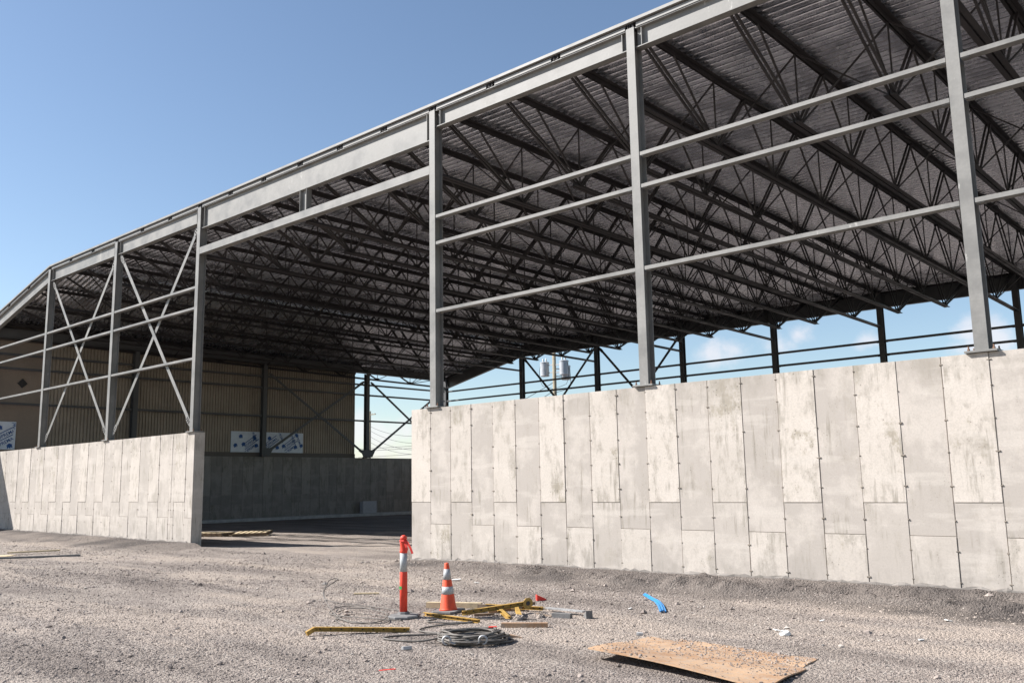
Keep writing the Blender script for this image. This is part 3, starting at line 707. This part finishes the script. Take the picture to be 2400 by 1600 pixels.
def foam_board(y0, y1, z0, z1, words, heads, x=0.078):
    b = MB(); b.box((0.0, y0, z0), (x, y1, z1)); o = b.build('boarded_window', M['foam'], OLD, bevel=0.004)
    p = MB()
    for (y, z, a) in words:
        ca, sa = math.cos(a), math.sin(a)
        tr = lambda u, v, w_: (x+0.003+w_, y+u*ca-v*sa, z+u*sa+v*ca)
        ok = lambda q: y0+0.01 < q[1] < y1-0.01 and z0+0.01 < q[2] < z1-0.01
        vv = [tr(*q) for q in TXT[0]]; keep = [ok(q) for q in vv]
        fs = [f for f in TXT[1] if all(keep[i] for i in f)]
        p.add(vv, fs)
        for off in (0.135, -0.14):
            q = [tr(-0.5, off, 0), tr(0.5, off, 0), tr(0.5, off+0.035, 0), tr(-0.5, off+0.035, 0)]
            if all(ok(t) for t in q): p.add(q+[(t[0]+0.002, t[1], t[2]) for t in q], [(0,1,2,3),(7,6,5,4),(4,5,1,0),(5,6,2,1),(6,7,3,2),(7,4,0,3)])
    for i, (y, z, a) in enumerate(heads):
        ca, sa = math.cos(a), math.sin(a); pts = [(y+(u*ca-v*sa)*0.72, z+(u*sa+v*ca)*0.72) for u, v in HEAD]
        pts = [(min(max(u, y0+.01), y1-.01), min(max(v, z0+.01), z1-.01)) for u, v in pts]
        p.prism(pts, (x+0.001, 0, 0), (0, 1, 0), (0, 0, 1), 0.003)
    p.build('printed_lettering', M['print'], o)
sy = lambda px: 11.96+(px-245)/1790*4.5
sz = lambda py: 4.72-(py-325)/545*1.13
foam_board(11.96, 16.46, 3.587+0.03, 4.72, [(sy(a), sz(b_), r) for a, b_, r in ((715, 600, .6), (700, 770, .6), (1215, 600, .6), (1690, 620, .6), (1680, 790, .6), (770, 385, -1.1), (1440, 400, -1.1), (1760, 480, -1.1), (1900, 490, -1.1))],
           [(sy(a), sz(b_), r) for a, b_, r in ((470, 460, 0), (350, 690, .4), (540, 660, .3), (790, 480, -.5), (850, 690, .3), (1170, 490, .1), (1060, 660, .4), (1530, 690, .4), (1840, 710, .3), (1370, 730, .2), (1990, 670, .4), (1860, 390, -.6))])
foam_board(-1.2, 1.42, 3.57, 4.79, [(1.0, 4.2, .52), (0.95, 3.85, .52), (0.1, 4.3, .52), (-.3, 3.8, .52), (1.35, 4.6, -1.2)], [(0.75, 4.5, .1), (0.35, 4.12, .2), (0.3, 4.74, .1), (-.6, 4.4, .3), (1.2, 3.72, .2)], 0.08)
b = MB(); b.prism([(-.21, 0), (0, -.21), (.21, 0), (0, .21)], (0.022, 1.57, 6.51), (0, 1, 0), (0, 0, 1), 0.05)
b.prism([(-.05, 0), (0, -.05), (.05, 0), (0, .05)], (0.074, 1.57, 6.51), (0, 1, 0), (0, 0, 1), 0.01); b.build('vent_cover', M['dark'], OLD)

# ------------------------------------------------------------------ safety post, cone
gh = lambda x, y: float(ground_h(np.array([x]), np.array([y]))[0])
def at(x, y, dz=0.0): return (x, y, gh(x, y)+dz)
POST = empty('delineator_post', at(27.06, -5.28), 0.3, label='tall slim orange delineator post with one white reflective band and a red ribbon', cat='delineator post')
b = MB(); b.lathe([(0.215, 0), (0.215, 0.022), (0.195, 0.036), (0.085, 0.045), (0.075, 0.075)], 8); b.build('base', M['rubber'], POST, bevel=0.004)
b = MB(); b.lathe([(0.050, 0.04), (0.0495, 0.575), (0.0475, 0.58), (0.0475, 0.825), (0.051, 0.83), (0.053, 0.845), (0.048, 0.86), (0.048, 0.945), (0.052, 0.955), (0.050, 0.975), (0.03, 0.985), (0.028, 1.0)], 24); b.build('tube', M['orange'], POST, True)
b = MB(); b.lathe([(0.0488, 0.584), (0.0488, 0.822)], 24); b.build('reflective_band', M['reflect'], POST, True)
b = MB(); b.lathe([(0.028, 0.99), (0.043, 1.0), (0.046, 1.02), (0.035, 1.045), (0.012, 1.055)], 18); b.build('top_knob', M['orange'], POST, True)
b = MB(); b.box((-0.035, -0.0515, 0.36), (0.0, -0.048, 0.40)); b.build('sticker', M['green'], POST)
b = MB()
for i, (pts, wd) in enumerate([([(0.0, 0, 1.0), (0.05, -0.02, 0.985), (0.09, -0.03, 0.94), (0.13, -0.035, 0.88), (0.16, -0.04, 0.82)], 0.028), ([(0.0, 0, 0.995), (0.05, -0.04, 0.95), (0.075, -0.05, 0.90), (0.085, -0.05, 0.86)], 0.035), ([(-0.04, -0.03, 0.99), (-0.02, -0.055, 0.985), (0.03, -0.05, 0.985), (0.06, -0.02, 0.97)], 0.022)]):
    for j in range(len(pts)-1): b.bar(pts[j], pts[j+1], wd, 0.003, (0.3, -1, 0.3))
b.build('ribbon', M['red'], POST)

CONE = empty('traffic_cone', at(27.22, -4.62, 0.005), 0.25, label='orange traffic cone with two grey-white reflective bands standing among yellow bars', cat='traffic cone')
CONE.rotation_euler = (0.03, -0.02, 0.25)
b = MB(); b.extrude([(-.18,-.14),(-.14,-.18),(.14,-.18),(.18,-.14),(.18,.14),(.14,.18),(-.14,.18),(-.18,.14)], (0, 0, 0), (0, 0, 0.028), (1, 0, 0), (0, 1, 0)); b.build('base', M['rubber'], CONE, bevel=0.005)
b = MB(); b.lathe([(0.125, 0.026), (0.115, 0.045), (0.108, 0.06), (0.030, 0.635), (0.024, 0.645), (0.012, 0.646)], 28); b.build('cone_body', M['coneorange'], CONE, True)
rc = lambda z: 0.108-(z-0.06)/(0.575)*0.078+0.0012
for z0, z1 in ((0.235, 0.335), (0.425, 0.565)):
    b = MB(); b.lathe([(rc(z0), z0), (rc(z1), z1)], 28); b.build('reflective_band', M['reflect'], CONE, True)

# ------------------------------------------------------------------ debris round the cone
def thing_bar(name, p0, p1, w, h, matl, label, cat, group=None, holes=False, lift=(0, 0), hook=None, flange=None):
    x0, y0 = p0; x1, y1 = p1; c = Vector(((x0+x1)/2, (y0+y1)/2, 0))
    z0, z1 = gh(x0, y0)+h/2+lift[0], gh(x1, y1)+h/2+lift[1]; base = Vector((c.x, c.y, (z0+z1)/2))
    a = Vector((x0, y0, z0))-base; d = Vector((x1, y1, z1))-base; b = MB()
    if holes:
        b.channel(a-Vector((0, 0, h/2)), d-Vector((0, 0, h/2)), w, h, 0.006, (0, 0, 1), 1)
    else: b.bar(a, d, w, h)
    u = (d-a).normalized(); sd = u.cross(Vector((0, 0, 1))).normalized()
    if holes:
        b.mat(1); nH = 9
        for i in range(nH):
            q = a+(d-a)*((i+0.5)/nH)-sd*0.003
            b.prism([(-.008,-.008),(.008,-.008),(.008,.008),(-.008,.008)], q-sd*0.001, u, (0, 0, 1), 0.004)
            b.prism([(-.008,-.008),(.008,-.008),(.008,.008),(-.008,.008)], q+sd*0.013, u, (0, 0, 1), 0.004)
        b.mat(0)
    if hook: b.bar(a, a-u*0.09+Vector((0, 0, -0.05))+sd*hook*0.05, w*0.8, h, (0, 0, 1))
    if flange:
        poly = [(0.075*math.cos(t*math.pi/4+.39), 0.075*math.sin(t*math.pi/4+.39)) for t in range(8)]
        b.prism(poly, d+sd*0.035-u*0.03, u, (0, 0, 1), 0.012); b.mat(1)
        b.prism([(0.03*math.cos(t*math.pi/4), 0.03*math.sin(t*math.pi/4)) for t in range(8)], d+sd*0.05-u*0.03, u, (0, 0, 1), 0.004)
        b.mat(0)
    o = b.build(name, [matl, M['joist']]); o.location = base
    return tag(o, label, cat, group)
YG = 'worn yellow steel bars around the cone'
thing_bar('yellow_bar', (27.20, -6.78), (27.88, -5.90), 0.05, 0.05, M['yellow'], 'long worn yellow bar with a bent hooked end lying left of the wire coil', 'steel bar', YG, True, (0.05, 0.0), 1)
thing_bar('yellow_bar', (27.16, -4.99), (28.12, -4.93), 0.05, 0.045, M['yellow'], 'worn yellow bar lying flat in front of the cone base', 'steel bar', YG, True)
thing_bar('yellow_bar', (27.72, -4.86), (28.10, -3.98), 0.05, 0.055, M['yellow'], 'raised yellow bar ending in an eight-sided flange with a dark hole', 'steel bar', YG, True, (0.05, 0.10), None, True)
thing_bar('yellow_bar', (27.45, -4.12), (28.22, -3.82), 0.045, 0.045, M['yellow'], 'yellow bar lying behind the raised flanged bar, farthest from the coil', 'steel bar', YG, True, (0.03, 0.02))
thing_bar('yellow_bar', (27.84, -4.30), (28.30, -4.56), 0.045, 0.045, M['yellow'], 'short yellow bar slanting down to the mud lump under the flanged bar', 'steel bar', YG, True, (0.07, 0.0))
thing_bar('yellow_bar', (28.08, -4.20), (28.36, -4.44), 0.05, 0.05, M['yellow'], 'stubby yellow bar end just below the eight-sided flange', 'steel bar', YG, False, (0.05, 0.0))
thing_bar('lumber_offcut', (26.66, -4.50), (27.36, -4.12), 0.09, 0.075, M['wood'], 'pale new lumber offcut lying behind the traffic cone', 'lumber', 'lumber offcuts in the yard')
thing_bar('lumber_offcut', (27.34, -4.16), (27.95, -3.92), 0.08, 0.06, M['oldwood'], 'grey weathered lumber piece right of the pale offcut', 'lumber', 'lumber offcuts in the yard')
thing_bar('lumber_offcut', (24.50, -4.10), (24.78, -3.82), 0.07, 0.025, M['wood'], 'small thin pale wood scrap alone on the gravel left of the post', 'lumber', 'lumber offcuts in the yard')
thing_bar('rusty_plank', (28.66, -5.12), (29.12, -4.80), 0.06, 0.055, M['rust'], 'short dark rusty bar lying right of and behind the wire coil', 'steel bar', None)
thing_bar('grey_blade', (28.20, -3.72), (28.90, -3.80), 0.07, 0.018, M['galv'], 'thin grey metal strip lying right of the yellow bars, away from the wedge', 'metal strip', None, False, (0.03, 0.05))
def wedge(name, loc, rz, l, w, h, matl, label, cat):
    b = MB(); b.add([(-l/2,-w/2,0),(l/2,0,0),(-l/2,w/2,0),(-l/2,-w/2,h),(l/2*0.8,0,h*0.25),(-l/2,w/2,h)], [(2,1,0),(3,4,5),(0,1,4,3),(1,2,5,4),(2,0,3,5)])
    o = b.build(name, matl, bevel=0.002); o.location = loc; o.rotation_euler = (0, 0, rz); return tag(o, label, cat)
wedge('steel_wedge', at(29.04, -3.94), 2.6, 0.22, 0.09, 0.10, M['rubber'], 'dark pointed metal wedge at the right end of the grey strip', 'wedge')
wedge('steel_wedge', at(29.16, -5.55), 0.5, 0.36, 0.14, 0.07, M['rust'], 'rusty pointed steel wedge touching the right side of the wire coil', 'wedge')
wedge('plastic_wedge', at(27.50, -3.00), 0.9, 0.16, 0.10, 0.085, M['red'], 'small red plastic wedge lying alone beyond the yellow bars', 'plastic wedge')
thing_bar('red_strip', (29.40, -7.62), (29.50, -7.50), 0.03, 0.006, M['red'], 'tiny red strip on the gravel near the bottom edge of the picture', 'scrap', None)
thing_bar('red_strip', (29.02, -5.72), (29.09, -5.66), 0.05, 0.012, M['red'], 'small red rag tucked into the top of the wire coil', 'scrap', None, False, (0.12, 0.12))
SP = 'splintered pieces in the debris round the cone'
thing_bar('splintered_piece', (27.62, -4.02), (27.98, -3.70), 0.07, 0.04, M['oldwood'], 'dark splintered wood chunk just behind the start of the rear yellow bar', 'wood scrap', SP, False, (0.03, 0.06))
thing_bar('splintered_piece', (27.80, -4.45), (27.98, -4.20), 0.03, 0.05, M['rust'], 'rusty bracket standing under the middle of the raised flanged bar', 'steel scrap', SP, False, (0.02, 0.04))
thing_bar('splintered_piece', (28.30, -4.05), (28.62, -4.12), 0.025, 0.012, M['oldwood'], 'thin brown stick lying right of the eight-sided flange', 'wood scrap', SP, False, (0.01, 0.01))
thing_bar('splintered_piece', (28.62, -4.10), (28.86, -4.02), 0.09, 0.06, M['rubber'], 'small dark block below the grey metal strip', 'wood scrap', SP)
thing_bar('splintered_piece', (27.38, -4.70), (27.66, -4.58), 0.04, 0.012, M['oldwood'], 'flat brown splinter between the cone base and the raised bar', 'wood scrap', SP)
RB = 'thin rusty rods in the debris round the cone'
thing_bar('steel_rod', (27.05, -4.55), (27.62, -4.62), 0.014, 0.014, M['rust'], 'thin rusty rod lying between the cone and the flat front yellow bar', 'rod', RB)
thing_bar('steel_rod', (27.95, -4.75), (28.62, -4.42), 0.014, 0.014, M['rope'], 'thin dark rod lying in front of the mud lumps', 'rod', RB)
thing_bar('steel_rod', (27.55, -3.75), (28.10, -3.55), 0.016, 0.016, M['oldwood'], 'thin brown stick behind the rear yellow bar', 'rod', RB)
thing_bar('splintered_piece', (27.70, -4.62), (27.86, -4.40), 0.06, 0.03, M['oldwood'], 'dark wood crumb lying under the lower end of the raised bar', 'wood scrap', SP)
thing_bar('splintered_piece', (28.02, -3.66), (28.22, -3.52), 0.05, 0.02, M['wood'], 'small pale splinter beyond the eight-sided flange', 'wood scrap', SP)
# lumps of dried mud
def lump(name, x, y, s, label, cat, group, matl):
    b = MB(); rr = random.Random(int(x*100)); prof = []
    for k in range(6):
        t = k/5; prof.append((s*math.cos(t*1.5)*1.0+0.002, s*0.75*math.sin(t*1.57)))
    b.lathe(prof, 11)
    b.v = [(vx*(0.75+0.5*rr.random()), vy*(0.75+0.5*rr.random()), vz*(0.7+0.6*rr.random())) for vx, vy, vz in b.v]
    o = b.build(name, matl); o.location = at(x, y, -0.005); return tag(o, label, cat, group)
lump('mud_lump', 28.42, -4.52, 0.085, 'grey lump of dried mud in front of the eight-sided flange', 'lump', 'mud lumps by the yellow bars', M['ground'])
lump('mud_lump', 28.52, -4.22, 0.06, 'small grey mud lump right of the eight-sided flange', 'lump', 'mud lumps by the yellow bars', M['ground'])
lump('mud_lump', 28.0, -4.34, 0.07, 'brown mud lump between the yellow bars under the raised bar', 'lump', 'mud lumps by the yellow bars', M['ground'])
# wire rope coil
COIL = empty('wire_rope_coil', at(29.02, -5.98), 0, label='thick flat coil of dark steel wire rope with two pale hooks', cat='wire rope')
b = MB(); rr = random.Random(5); pts = []
turns = 13; steps = 28; wob = [(rr.uniform(-.05, .05), rr.uniform(-.05, .05), rr.uniform(-.10, .04), rr.uniform(0, 6.28)) for _ in range(turns+1)]
for i in range(turns*steps):
    t = i/steps*2*math.pi; k = i/steps; a_, b_ = wob[int(k)], wob[int(k)+1]; u = k-int(k)
    w_ = [a_[q]*(1-u)+b_[q]*u for q in range(3)]
    rad = 0.335+w_[2]+0.018*math.sin(3*t+k)+0.012*math.sin(5*t+2*k)
    pts.append((rad*1.10*math.cos(t)+w_[0], rad*0.92*math.sin(t)+w_[1], 0.014+0.0085*k+0.010*math.sin(t*2+k*2.1)))
b.tube(pts, 0.0115, 7); b.build('rope', M['rope'], COIL, True); COIL.rotation_euler = (0, 0, 0.734)
for k, (hx, hy, hz, fl) in enumerate(((-0.26, -0.33, 0.085, 1), (0.13, -0.34, 0.085, -1))):
    b = MB(); q = []
    for i in range(16):
        t = -0.5+i/15*5.4; q.append((hx+fl*0.042*math.cos(t), hy-0.01, hz+0.042*math.sin(t)))
    b.tube(q, [0.013]*11+[0.012, 0.011, 0.009, 0.007, 0.005], 8)
    b.tube([(hx+fl*0.037, hy-0.01, hz-0.02), (hx+fl*0.07, hy, hz-0.035), (hx+fl*0.11, hy+0.03, hz-0.03)], [0.013, 0.012, 0.011], 8)
    b.build('hook', M['galv'], COIL, True)
def cable(name, pts, r, label, cat='cable', matl=None):
    P = [Vector((x, y, gh(x, y)+z)) for x, y, z in pts]; Q = []
    for i in range(len(P)-1):           # Catmull-Rom through the points
        p0, p1, p2, p3 = P[max(i-1, 0)], P[i], P[i+1], P[min(i+2, len(P)-1)]
        for k in range(8):
            t = k/8; Q.append(0.5*((2*p1)+(p2-p0)*t+(2*p0-5*p1+4*p2-p3)*t*t+(3*p1-p0-3*p2+p3)*t**3))
    Q.append(P[-1]); c = sum(Q, Vector())/len(Q); c.z = min(q.z for q in Q)
    b = MB(); b.tube([q-c for q in Q], r, 6); o = b.build(name, matl or M['rope'], None, True); o.location = c
    return tag(o, label, cat)
cable('loose_cable', [(26.9, -5.0, .02), (26.1, -5.0, .02), (25.3, -5.2, .10), (24.9, -4.9, .30), (24.95, -4.75, .33), (25.4, -5.35, .22), (26.2, -5.75, .04), (26.9, -6.0, .015), (27.1, -5.7, .015), (26.7, -5.3, .03), (25.95, -5.35, .06), (26.1, -5.75, .02), (26.8, -5.7, .02), (27.3, -5.5, .015)], 0.007, 'thin springy grey cable looping up from the gravel left of the post')
cable('loose_cable', [(26.3, -5.1, .02), (26.0, -5.4, .03), (26.35, -5.85, .02), (26.95, -5.95, .02), (27.25, -5.75, .02), (26.9, -5.45, .02), (26.4, -5.55, .02), (26.5, -5.95, .015), (27.0, -6.2, .015)], 0.006, 'flat tangle of thin cable on the gravel in front of the post base')
cable('loose_cable', [(28.75, -5.75, .06), (28.35, -5.95, .02), (28.1, -6.3, .015), (28.2, -6.55, .015), (28.6, -6.4, .02), (28.8, -6.1, .07)], 0.011, 'loop of wire rope reaching out of the coil toward the hooked yellow bar')
cable('loose_cable', [(27.55, -5.15, .02), (27.6, -5.35, .02), (27.85, -5.2, .015), (28.05, -5.0, .015), (27.85, -5.5, .015), (28.0, -5.85, .015), (28.4, -5.85, .03), (28.75, -5.65, .06)], 0.010, 'short length of wire rope between the post base and the coil')
# blue strip bundle
BL = empty('blue_strip_bundle', at(29.05, -2.35), 0, label='bundle of bright blue plastic strips lying alone near the right concrete wall', cat='plastic strips')
for i, off in enumerate((-0.026, 0.0, 0.026)):
    b = MB(); pts = []
    for k in range(9):
        t = k/8-0.5; xx, yy = 29.05+t*1.15, -2.35-t*1.3-0.35*(t*t-0.06)
        n = Vector((1.3, 1.15, 0)).normalized()*off*(1+0.5*t); pts.append((xx+n.x-29.05, yy+n.y+2.35, gh(xx, yy)-gh(29.05, -2.35)+0.022+0.012*(i % 2)))
    for k in range(8): b.bar(pts[k], pts[k+1], 0.022, 0.016)
    b.build('strip', M['blue'], BL)
# rusted steel plates
def plate(corners, thick, label, z):
    c = sum((Vector((x, y, 0)) for x, y, _ in corners), Vector())/len(corners); c.z = z
    n = 10; V = []; F = []
    P = [Vector((x, y, gh(x, y)+h))-c for x, y, h in corners]
    for i in range(n+1):
        for j in range(n+1):
            a, b_ = i/n, j/n; q = (P[0]*(1-a)+P[1]*a)*(1-b_)+(P[3]*(1-a)+P[2]*a)*b_
            q.z += 0.012*math.sin(3.0*a+2*b_)+0.008*math.sin(7*b_+4*a); V.append(q)
    for i in range(n):
        for j in range(n): k = i*(n+1)+j; F.append((k, k+n+1, k+n+2, k+1))
    m_ = len(V); V += [q-Vector((0, 0, thick)) for q in V]; F += [tuple(m_+i for i in f[::-1]) for f in F[:n*n]]
    rim = [i*(n+1) for i in range(n+1)]+[n*(n+1)+j for j in range(1, n+1)]+[i*(n+1)+n for i in range(n-1, -1, -1)]+[j for j in range(n-1, 0, -1)]
    for a, b_ in zip(rim, rim[1:]+rim[:1]): F.append((a, m_+a, m_+b_, b_))
    b = MB(); b.add(V, F); o = b.build('steel_plate', M['rust']); o.location = c
    bpy.context.view_layer.update()
    return tag(o, label, 'steel plate', 'rusted plates on the gravel')
plate(PLATE_A, 0.012, 'larger rusted steel plate in front with its left corner lifted off the gravel', 0.0)
plate(PLATE_B, 0.010, 'rear rusted plate half buried under gravel behind the larger plate', 0.0)
# paper, foam and stone scraps
SG = 'pale scraps on the gravel'
def scrap(x, y, s, label, asp=1.0, name='scrap', cat='scrap', h=0.012, matl=None):
    rr = random.Random(int(x*991)); n = 9; pts = []; s = s*0.6
    for i in range(n):
        a = 2*math.pi*i/n; r = s*rr.uniform(.7, 1.15); pts.append((r*math.cos(a), r*asp*math.sin(a)))
    b = MB(); b.extrude(pts, (0, 0, 0), (0, 0, h), (1, 0, 0), (0, 1, 0)); o = b.build(name, matl or M['white'], None, False, 0.003); o.location = at(x, y, 0.004)
    o.rotation_euler = (rr.uniform(-.25, .25), rr.uniform(-.25, .25), 0.8); return tag(o, label, cat, SG)
scrap(31.37, -3.40, 0.075, 'round white paper scrap beside the white crumpled bag', 1.0, h=0.008)
scrap(32.75, -1.80, 0.085, 'white scrap stuck in the dark bank at the foot of the wall', 0.7)
scrap(32.88, -3.16, 0.07, 'flat pale scrap at the right edge of the picture before the bank', 0.6)
scrap(31.55, -2.58, 0.09, 'thin white sliver lying at the foot of the dark bank', 0.22)
scrap(24.58, -1.95, 0.26, 'long white sheet scrap behind the cone near the wall', 0.28)
scrap(25.25, -2.05, 0.10, 'short white scrap right of the long white sheet', 0.5)
scrap(29.05, -2.98, 0.05, 'tiny pale scrap between the blue bundle and the rusty plates', 0.8)
scrap(28.80, -6.75, 0.10, 'flat grey-white slab of stone below the wire coil', 0.4, 'stone_slab', 'stone', 0.035, M['footing'])
scrap(30.3, -4.6, 0.07, 'pale stone behind the left corner of the big plate', 0.8, 'stone_slab', 'stone', 0.03, M['footing'])
b = MB(); rr = random.Random(9); b.lathe([(0.02, 0), (0.05, 0.006), (0.06, 0.022), (0.045, 0.048), (0.016, 0.06)], 11)
b.v = [(x*(.75+.5*rr.random()), y*(.75+.5*rr.random()), z*(.8+.4*rr.random())) for x, y, z in b.v]
o = b.build('crumpled_bag', M['white']); o.location = at(31.58, -3.64, -0.005); tag(o, 'crumpled white plastic bag right of the round paper scrap', 'bag')

# ------------------------------------------------------------------ wood at far left, pallets, block
o = thing_bar('plywood_sheet', (8.5, -5.5), (9.78, -4.10), 0.6, 0.018, M['wood'], 'pale plywood sheet cut by the left edge of the picture', 'plywood', None, False, (0.05, 0.04))
thing_bar('lumber_board', (8.80, -3.85), (9.60, -2.78), 0.10, 0.04, M['wood'], 'long thin pale board lying just behind the plywood sheet', 'lumber', None, False, (0.05, 0.05))
thing_bar('dark_plank', (10.3, -5.2), (11.40, -2.95), 0.10, 0.05, M['rubber'], 'dark plank reaching right from the plywood sheet', 'lumber', None, False, (0.0, 0.0))
def pallet(x, y, rz, label, tilt=(0, 0)):
    P = empty('pallet', at(x, y, 0.0), rz, label=label, cat='pallet', group='broken pallets inside the doorway'); P.rotation_euler = (tilt[0], tilt[1], rz)
    for yy in (-0.42, 0, 0.42):
        b = MB(); b.box((-0.6, yy-0.03, 0.02), (0.6, yy+0.03, 0.12)); b.build('stringer', M['oldwood'], P)
    for i in range(6):
        b = MB(); xx = -0.52+i*0.208; b.box((xx-0.065, -0.5, 0.122), (xx+0.065, 0.5, 0.142)); b.build('deck_board', M['wood'], P)
    for i in range(3):
        b = MB(); xx = -0.5+i*0.5; b.box((xx-0.05, -0.5, -0.002), (xx+0.05, 0.5, 0.018)); b.build('bottom_board', M['wood'], P)
pallet(6.15, 3.9, 0.5, 'pallet just inside the doorway nearest the left wall end', (0.0, 0.0))
pallet(7.35, 4.75, 0.75, 'pallet tilted on rubble right of the other pallet', (0.05, -0.03))
BLK = MB(); BLK.box((-0.16, -0.5, 0), (0.16, 0.5, 0.68)); o = BLK.build('foam_block', M['foamblock'], None, False, 0.015); o.location = (-5.78, 20.55, 0.172)
tag(o, 'pale grey foam block leaning at the far end wall beside the column foot', 'block')

# ------------------------------------------------------------------ utility poles and lines
def upole(x, y, ztop, label, cans):
    P = empty('utility_pole', (x, y, 0), label=label, cat='utility pole', group='wooden utility poles behind the hall')
    b = MB(); b.lathe([(0.17, -0.3), (0.15, 5), (0.12, ztop)], 14); b.build('pole', M['pole'], P, True)
    b = MB(); b.box((-1.2, -0.06, ztop-0.55), (1.2, 0.06, ztop-0.43)); b.build('crossarm', M['pole'], P)
    for xx in (-1.05, -0.4, 0.4, 1.05):
        b = MB(); b.lathe([(0.03, 0), (0.055, 0.03), (0.03, 0.06), (0.055, 0.09), (0.03, 0.13)], 10, (xx, 0, ztop-0.43)); b.build('insulator', M['galv'], P)
    for (cx, cy, cz) in cans:
        b = MB(); b.lathe([(0.305, cz), (0.325, cz+0.02), (0.325, cz+0.06), (0.312, cz+0.07), (0.312, cz+0.90), (0.335, cz+0.91), (0.335, cz+0.96), (0.28, cz+1.0), (0.09, cz+1.03)], 26, (cx, cy, 0)); t = b.build('transformer', M['tank'], P)
        b = MB(); b.bar((0, 0, cz+0.75), (cx*0.6, cy*0.6, cz+0.75), 0.08, 0.06); b.bar((0, 0, cz+0.22), (cx*0.6, cy*0.6, cz+0.22), 0.08, 0.06); b.build('bracket', M['galv'], t)
        for s in (-0.14, 0.14):
            b = MB(); b.lathe([(0.035, 0), (0.06, 0.03), (0.035, 0.07), (0.06, 0.1), (0.035, 0.14), (0.05, 0.17), (0.02, 0.26)], 10, (cx+s, cy, cz+0.99)); b.build('bushing', M['galv'], t)
        sg = 1 if cx > 0 else -1
        b = MB(); b.tube([(cx+sg*0.34, cy-0.05, cz+0.85), (cx+sg*0.42, cy-0.06, cz+0.45), (cx+sg*0.45, cy-0.05, cz-0.2), (cx+sg*0.2, cy-0.03, cz-0.65), (0.05*sg, -0.17, cz-0.95)], 0.016, 6); b.build('lead_wire', M['wire'], t, True)
    return P
PX, PY = -2.75, D+7.0
upole(PX, PY, 11.6, 'wooden utility pole carrying grey transformer cans, seen through the back of the hall', [(-0.86, 0, 9.04), (0.86, 0, 9.0), (0.42, 0.75, 8.75)])
upole(-31.0, 70.0, 9.35, 'small distant utility pole seen just right of the doorway column', [])
upole(-62.0, 66.0, 12.0, 'distant utility pole far behind the older building', [])
def wire(p0, p1, sag, label, r=0.022):
    p0, p1 = Vector(p0), Vector(p1); c = (p0+p1)/2; q = []
    for i in range(33):
        t = i/32; v = p0.lerp(p1, t); v.z -= sag*4*t*(1-t); q.append(v-c)
    b = MB(); b.tube(q, r, 5); o = b.build('power_line', M['wire'], None, True); o.location = c
    return tag(o, label, 'power line', 'overhead lines behind the hall')
A2 = (-62.0, 66.0); A3 = (-31.0, 70.0)
for i, (z0, z1, s) in enumerate(((8.6, 9.9, 2.4), (8.0, 9.3, 2.6), (7.35, 8.5, 2.6), (6.6, 7.7, 2.3))):
    wire((PX, PY, z0), (A2[0], A2[1], z1), s, ('topmost', 'second highest', 'third highest', 'lowest')[i]+' sagging line between the transformer pole and the distant pole')
for i, (z0, z1, s) in enumerate(((7.7, 9.0, 0.9), (7.2, 8.6, 1.1), (6.7, 8.3, 1.2))):
    wire((PX+0.1, PY, z0), (A3[0], A3[1], z1), s, ('upper', 'middle', 'lower')[i]+' line from the transformer pole to the small distant pole')
wire((PX+0.1, PY, 6.65), (60, 44, 8.2), 0.9, 'twisted service line running right from the transformer pole', 0.03)
for i, (z0, z1) in enumerate(((8.4, 10.3), (8.0, 10.0), (6.9, 9.2))):
    wire((-95, 90, z0), (-10, 95, z1), 0.5, ('upper of the three', 'middle of the three', 'lowest of the three')[i]+' far lines crossing low behind the doorway', 0.035)
